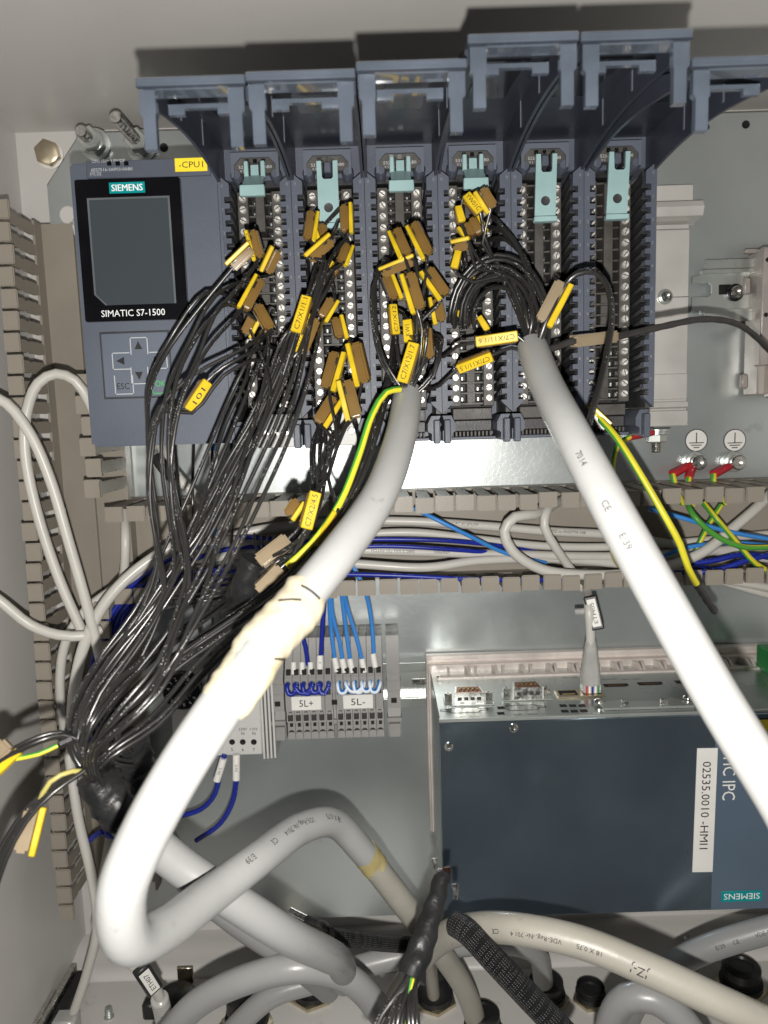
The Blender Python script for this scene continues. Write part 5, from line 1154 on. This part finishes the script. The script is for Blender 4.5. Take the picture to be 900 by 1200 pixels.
for mm, tm in ((26, (3, 2, 0)), (27, (3, 2, 1)), (28, (3, 3, 0)), (29, (3, 6, 0)), (30, (3, 7, 0))):
    strand(tB, [T(*tm), T(*tm) + F * 20] + mk(mm), [(570 - (mm - 26) * 4, 275 + (mm - 26) * 14, 156, 4), (592, 322, 162, 8), (612, 370, 168, 6), (624, 412, 174, 2)])
strand(tB, [T(2, 18, 1), T(2, 18, 1) + F * 26] + pix([(515, 452, 156)]) + list(reversed(mk(32))), [(600, 408, 172, 2), (622, 414, 176, 1)])
strand(tB, [T(2, 14, 1), T(2, 14, 1) + F * 26] + pix([(520, 418, 158), (535, 406, 166)]) + list(reversed(mk(31))), [(622, 410, 176, 1)])
strand(tB, pix([(628, 412, 176)]) + mk(33) + pix([(676, 321, 180), (697, 319, 184), (712, 336, 188), (717, 370, 194), (710, 420, 204), (700, 460, 212), (690, 498, 220)]), [], r=1.3)
part('wire', MB().tube(spline(pix([(630, 412, 174), (648, 408, 166)]) + mk(34) + pix([(770, 384, 140), (825, 374, 116), (862, 379, 96), (884, 393, 80), (910, 420, 60)]), 4), 1.7, 10, rf=lambda s, a, L: 1 + .06 * math.sin(L * 1.1)), 'dark_cable', tB, angle=60)
part('wire', MB().tube(spline(pix([(648, 440, 118), (660, 450, 118)]) + mk(35) + pix([(722, 512, 132)]), 4), 1.6, 10), 'green_yellow_wire', t2, angle=60)
# wires of the bundle that leave the frame at the left
tLW = thing('multicore_cable', 'black wires arching out of the picture at the lower left edge', 'cable', at(60, 900, 250))
for k in range(7): strand(tLW, [], [(118, 888, 250, 5), (90, 908, 256, 5), (58, 930, 262, 6), (25, 965, 266, 7), (0, 1010, 270, 8), (-14, 1050, 272, 9)], wob=.5)
for k in range(6): strand(tLW, [], [(95, 868, 250, 4), (72, 860, 252, 5), (45, 866, 256, 6), (15, 880, 258, 6), (-20, 902, 260, 8)], wob=.5)
strand(tLW, [], [(112, 906, 252, 1), (85, 904, 258, 1), (60, 916, 262, 1), (45, 945, 262, 1), (34, 990, 266, 1)], m='yellow_wire', r=.9)
strand(tLW, [], [(68, 874, 254, 1), (46, 884, 257, 1), (18, 890, 259, 1), (-20, 900, 260, 1)], m='green_yellow_wire', r=.85)
part('wire_end', MB().tube(spline(pix([(70, 872, 254), (84, 866, 252)]), 2), 1.9, 9), 'heat_shrink', tLW)
# booted black bundle at the bottom
tK = thing('multicore_cable', 'black booted wire bundle with bare lugs at the bottom edge', 'cable', at(500, 1090, 235))
boot(tK, [(519, 1024, 222), (511, 1055, 230), (498, 1097, 240), (481, 1146, 250)], 5.3, 22, lambda s, a, L: (.60 + .44 * s) * (1 + .06 * math.sin(L * .8 + 2 * math.sin(a)) + .05 * math.sin(3 * a + L * .4)))
for k in range(11):
    x = 430 + 6.2 * k
    P = pix([(486 + wr.uniform(-4, 4), 1138, 248), (476 + (x - 462) * .3, 1164, 255), (468 + (x - 462) * .65, 1190, 262 + wr.uniform(-4, 4)), (x, 1230, 268)])
    part('wire', MB().tube(spline(P, 4), 1.35, 8), 'green_yellow_wire' if k == 7 else 'black_wire', tK, angle=70)
for px, py, a_ in ((509, 1006, 0), (524, 1016, 1), (515, 1018, 2), (533, 1036, 3)):
    part('lug', MB().tube(pix([(px, py, 222), (px + 1, py + 8, 223), (px + 1, py + 18, 224)]), 1.15, 8, rf=lambda s, a, L: 1.3 - .6 * s), 'steel_screw' if a_ != 1 else 'copper', tK)
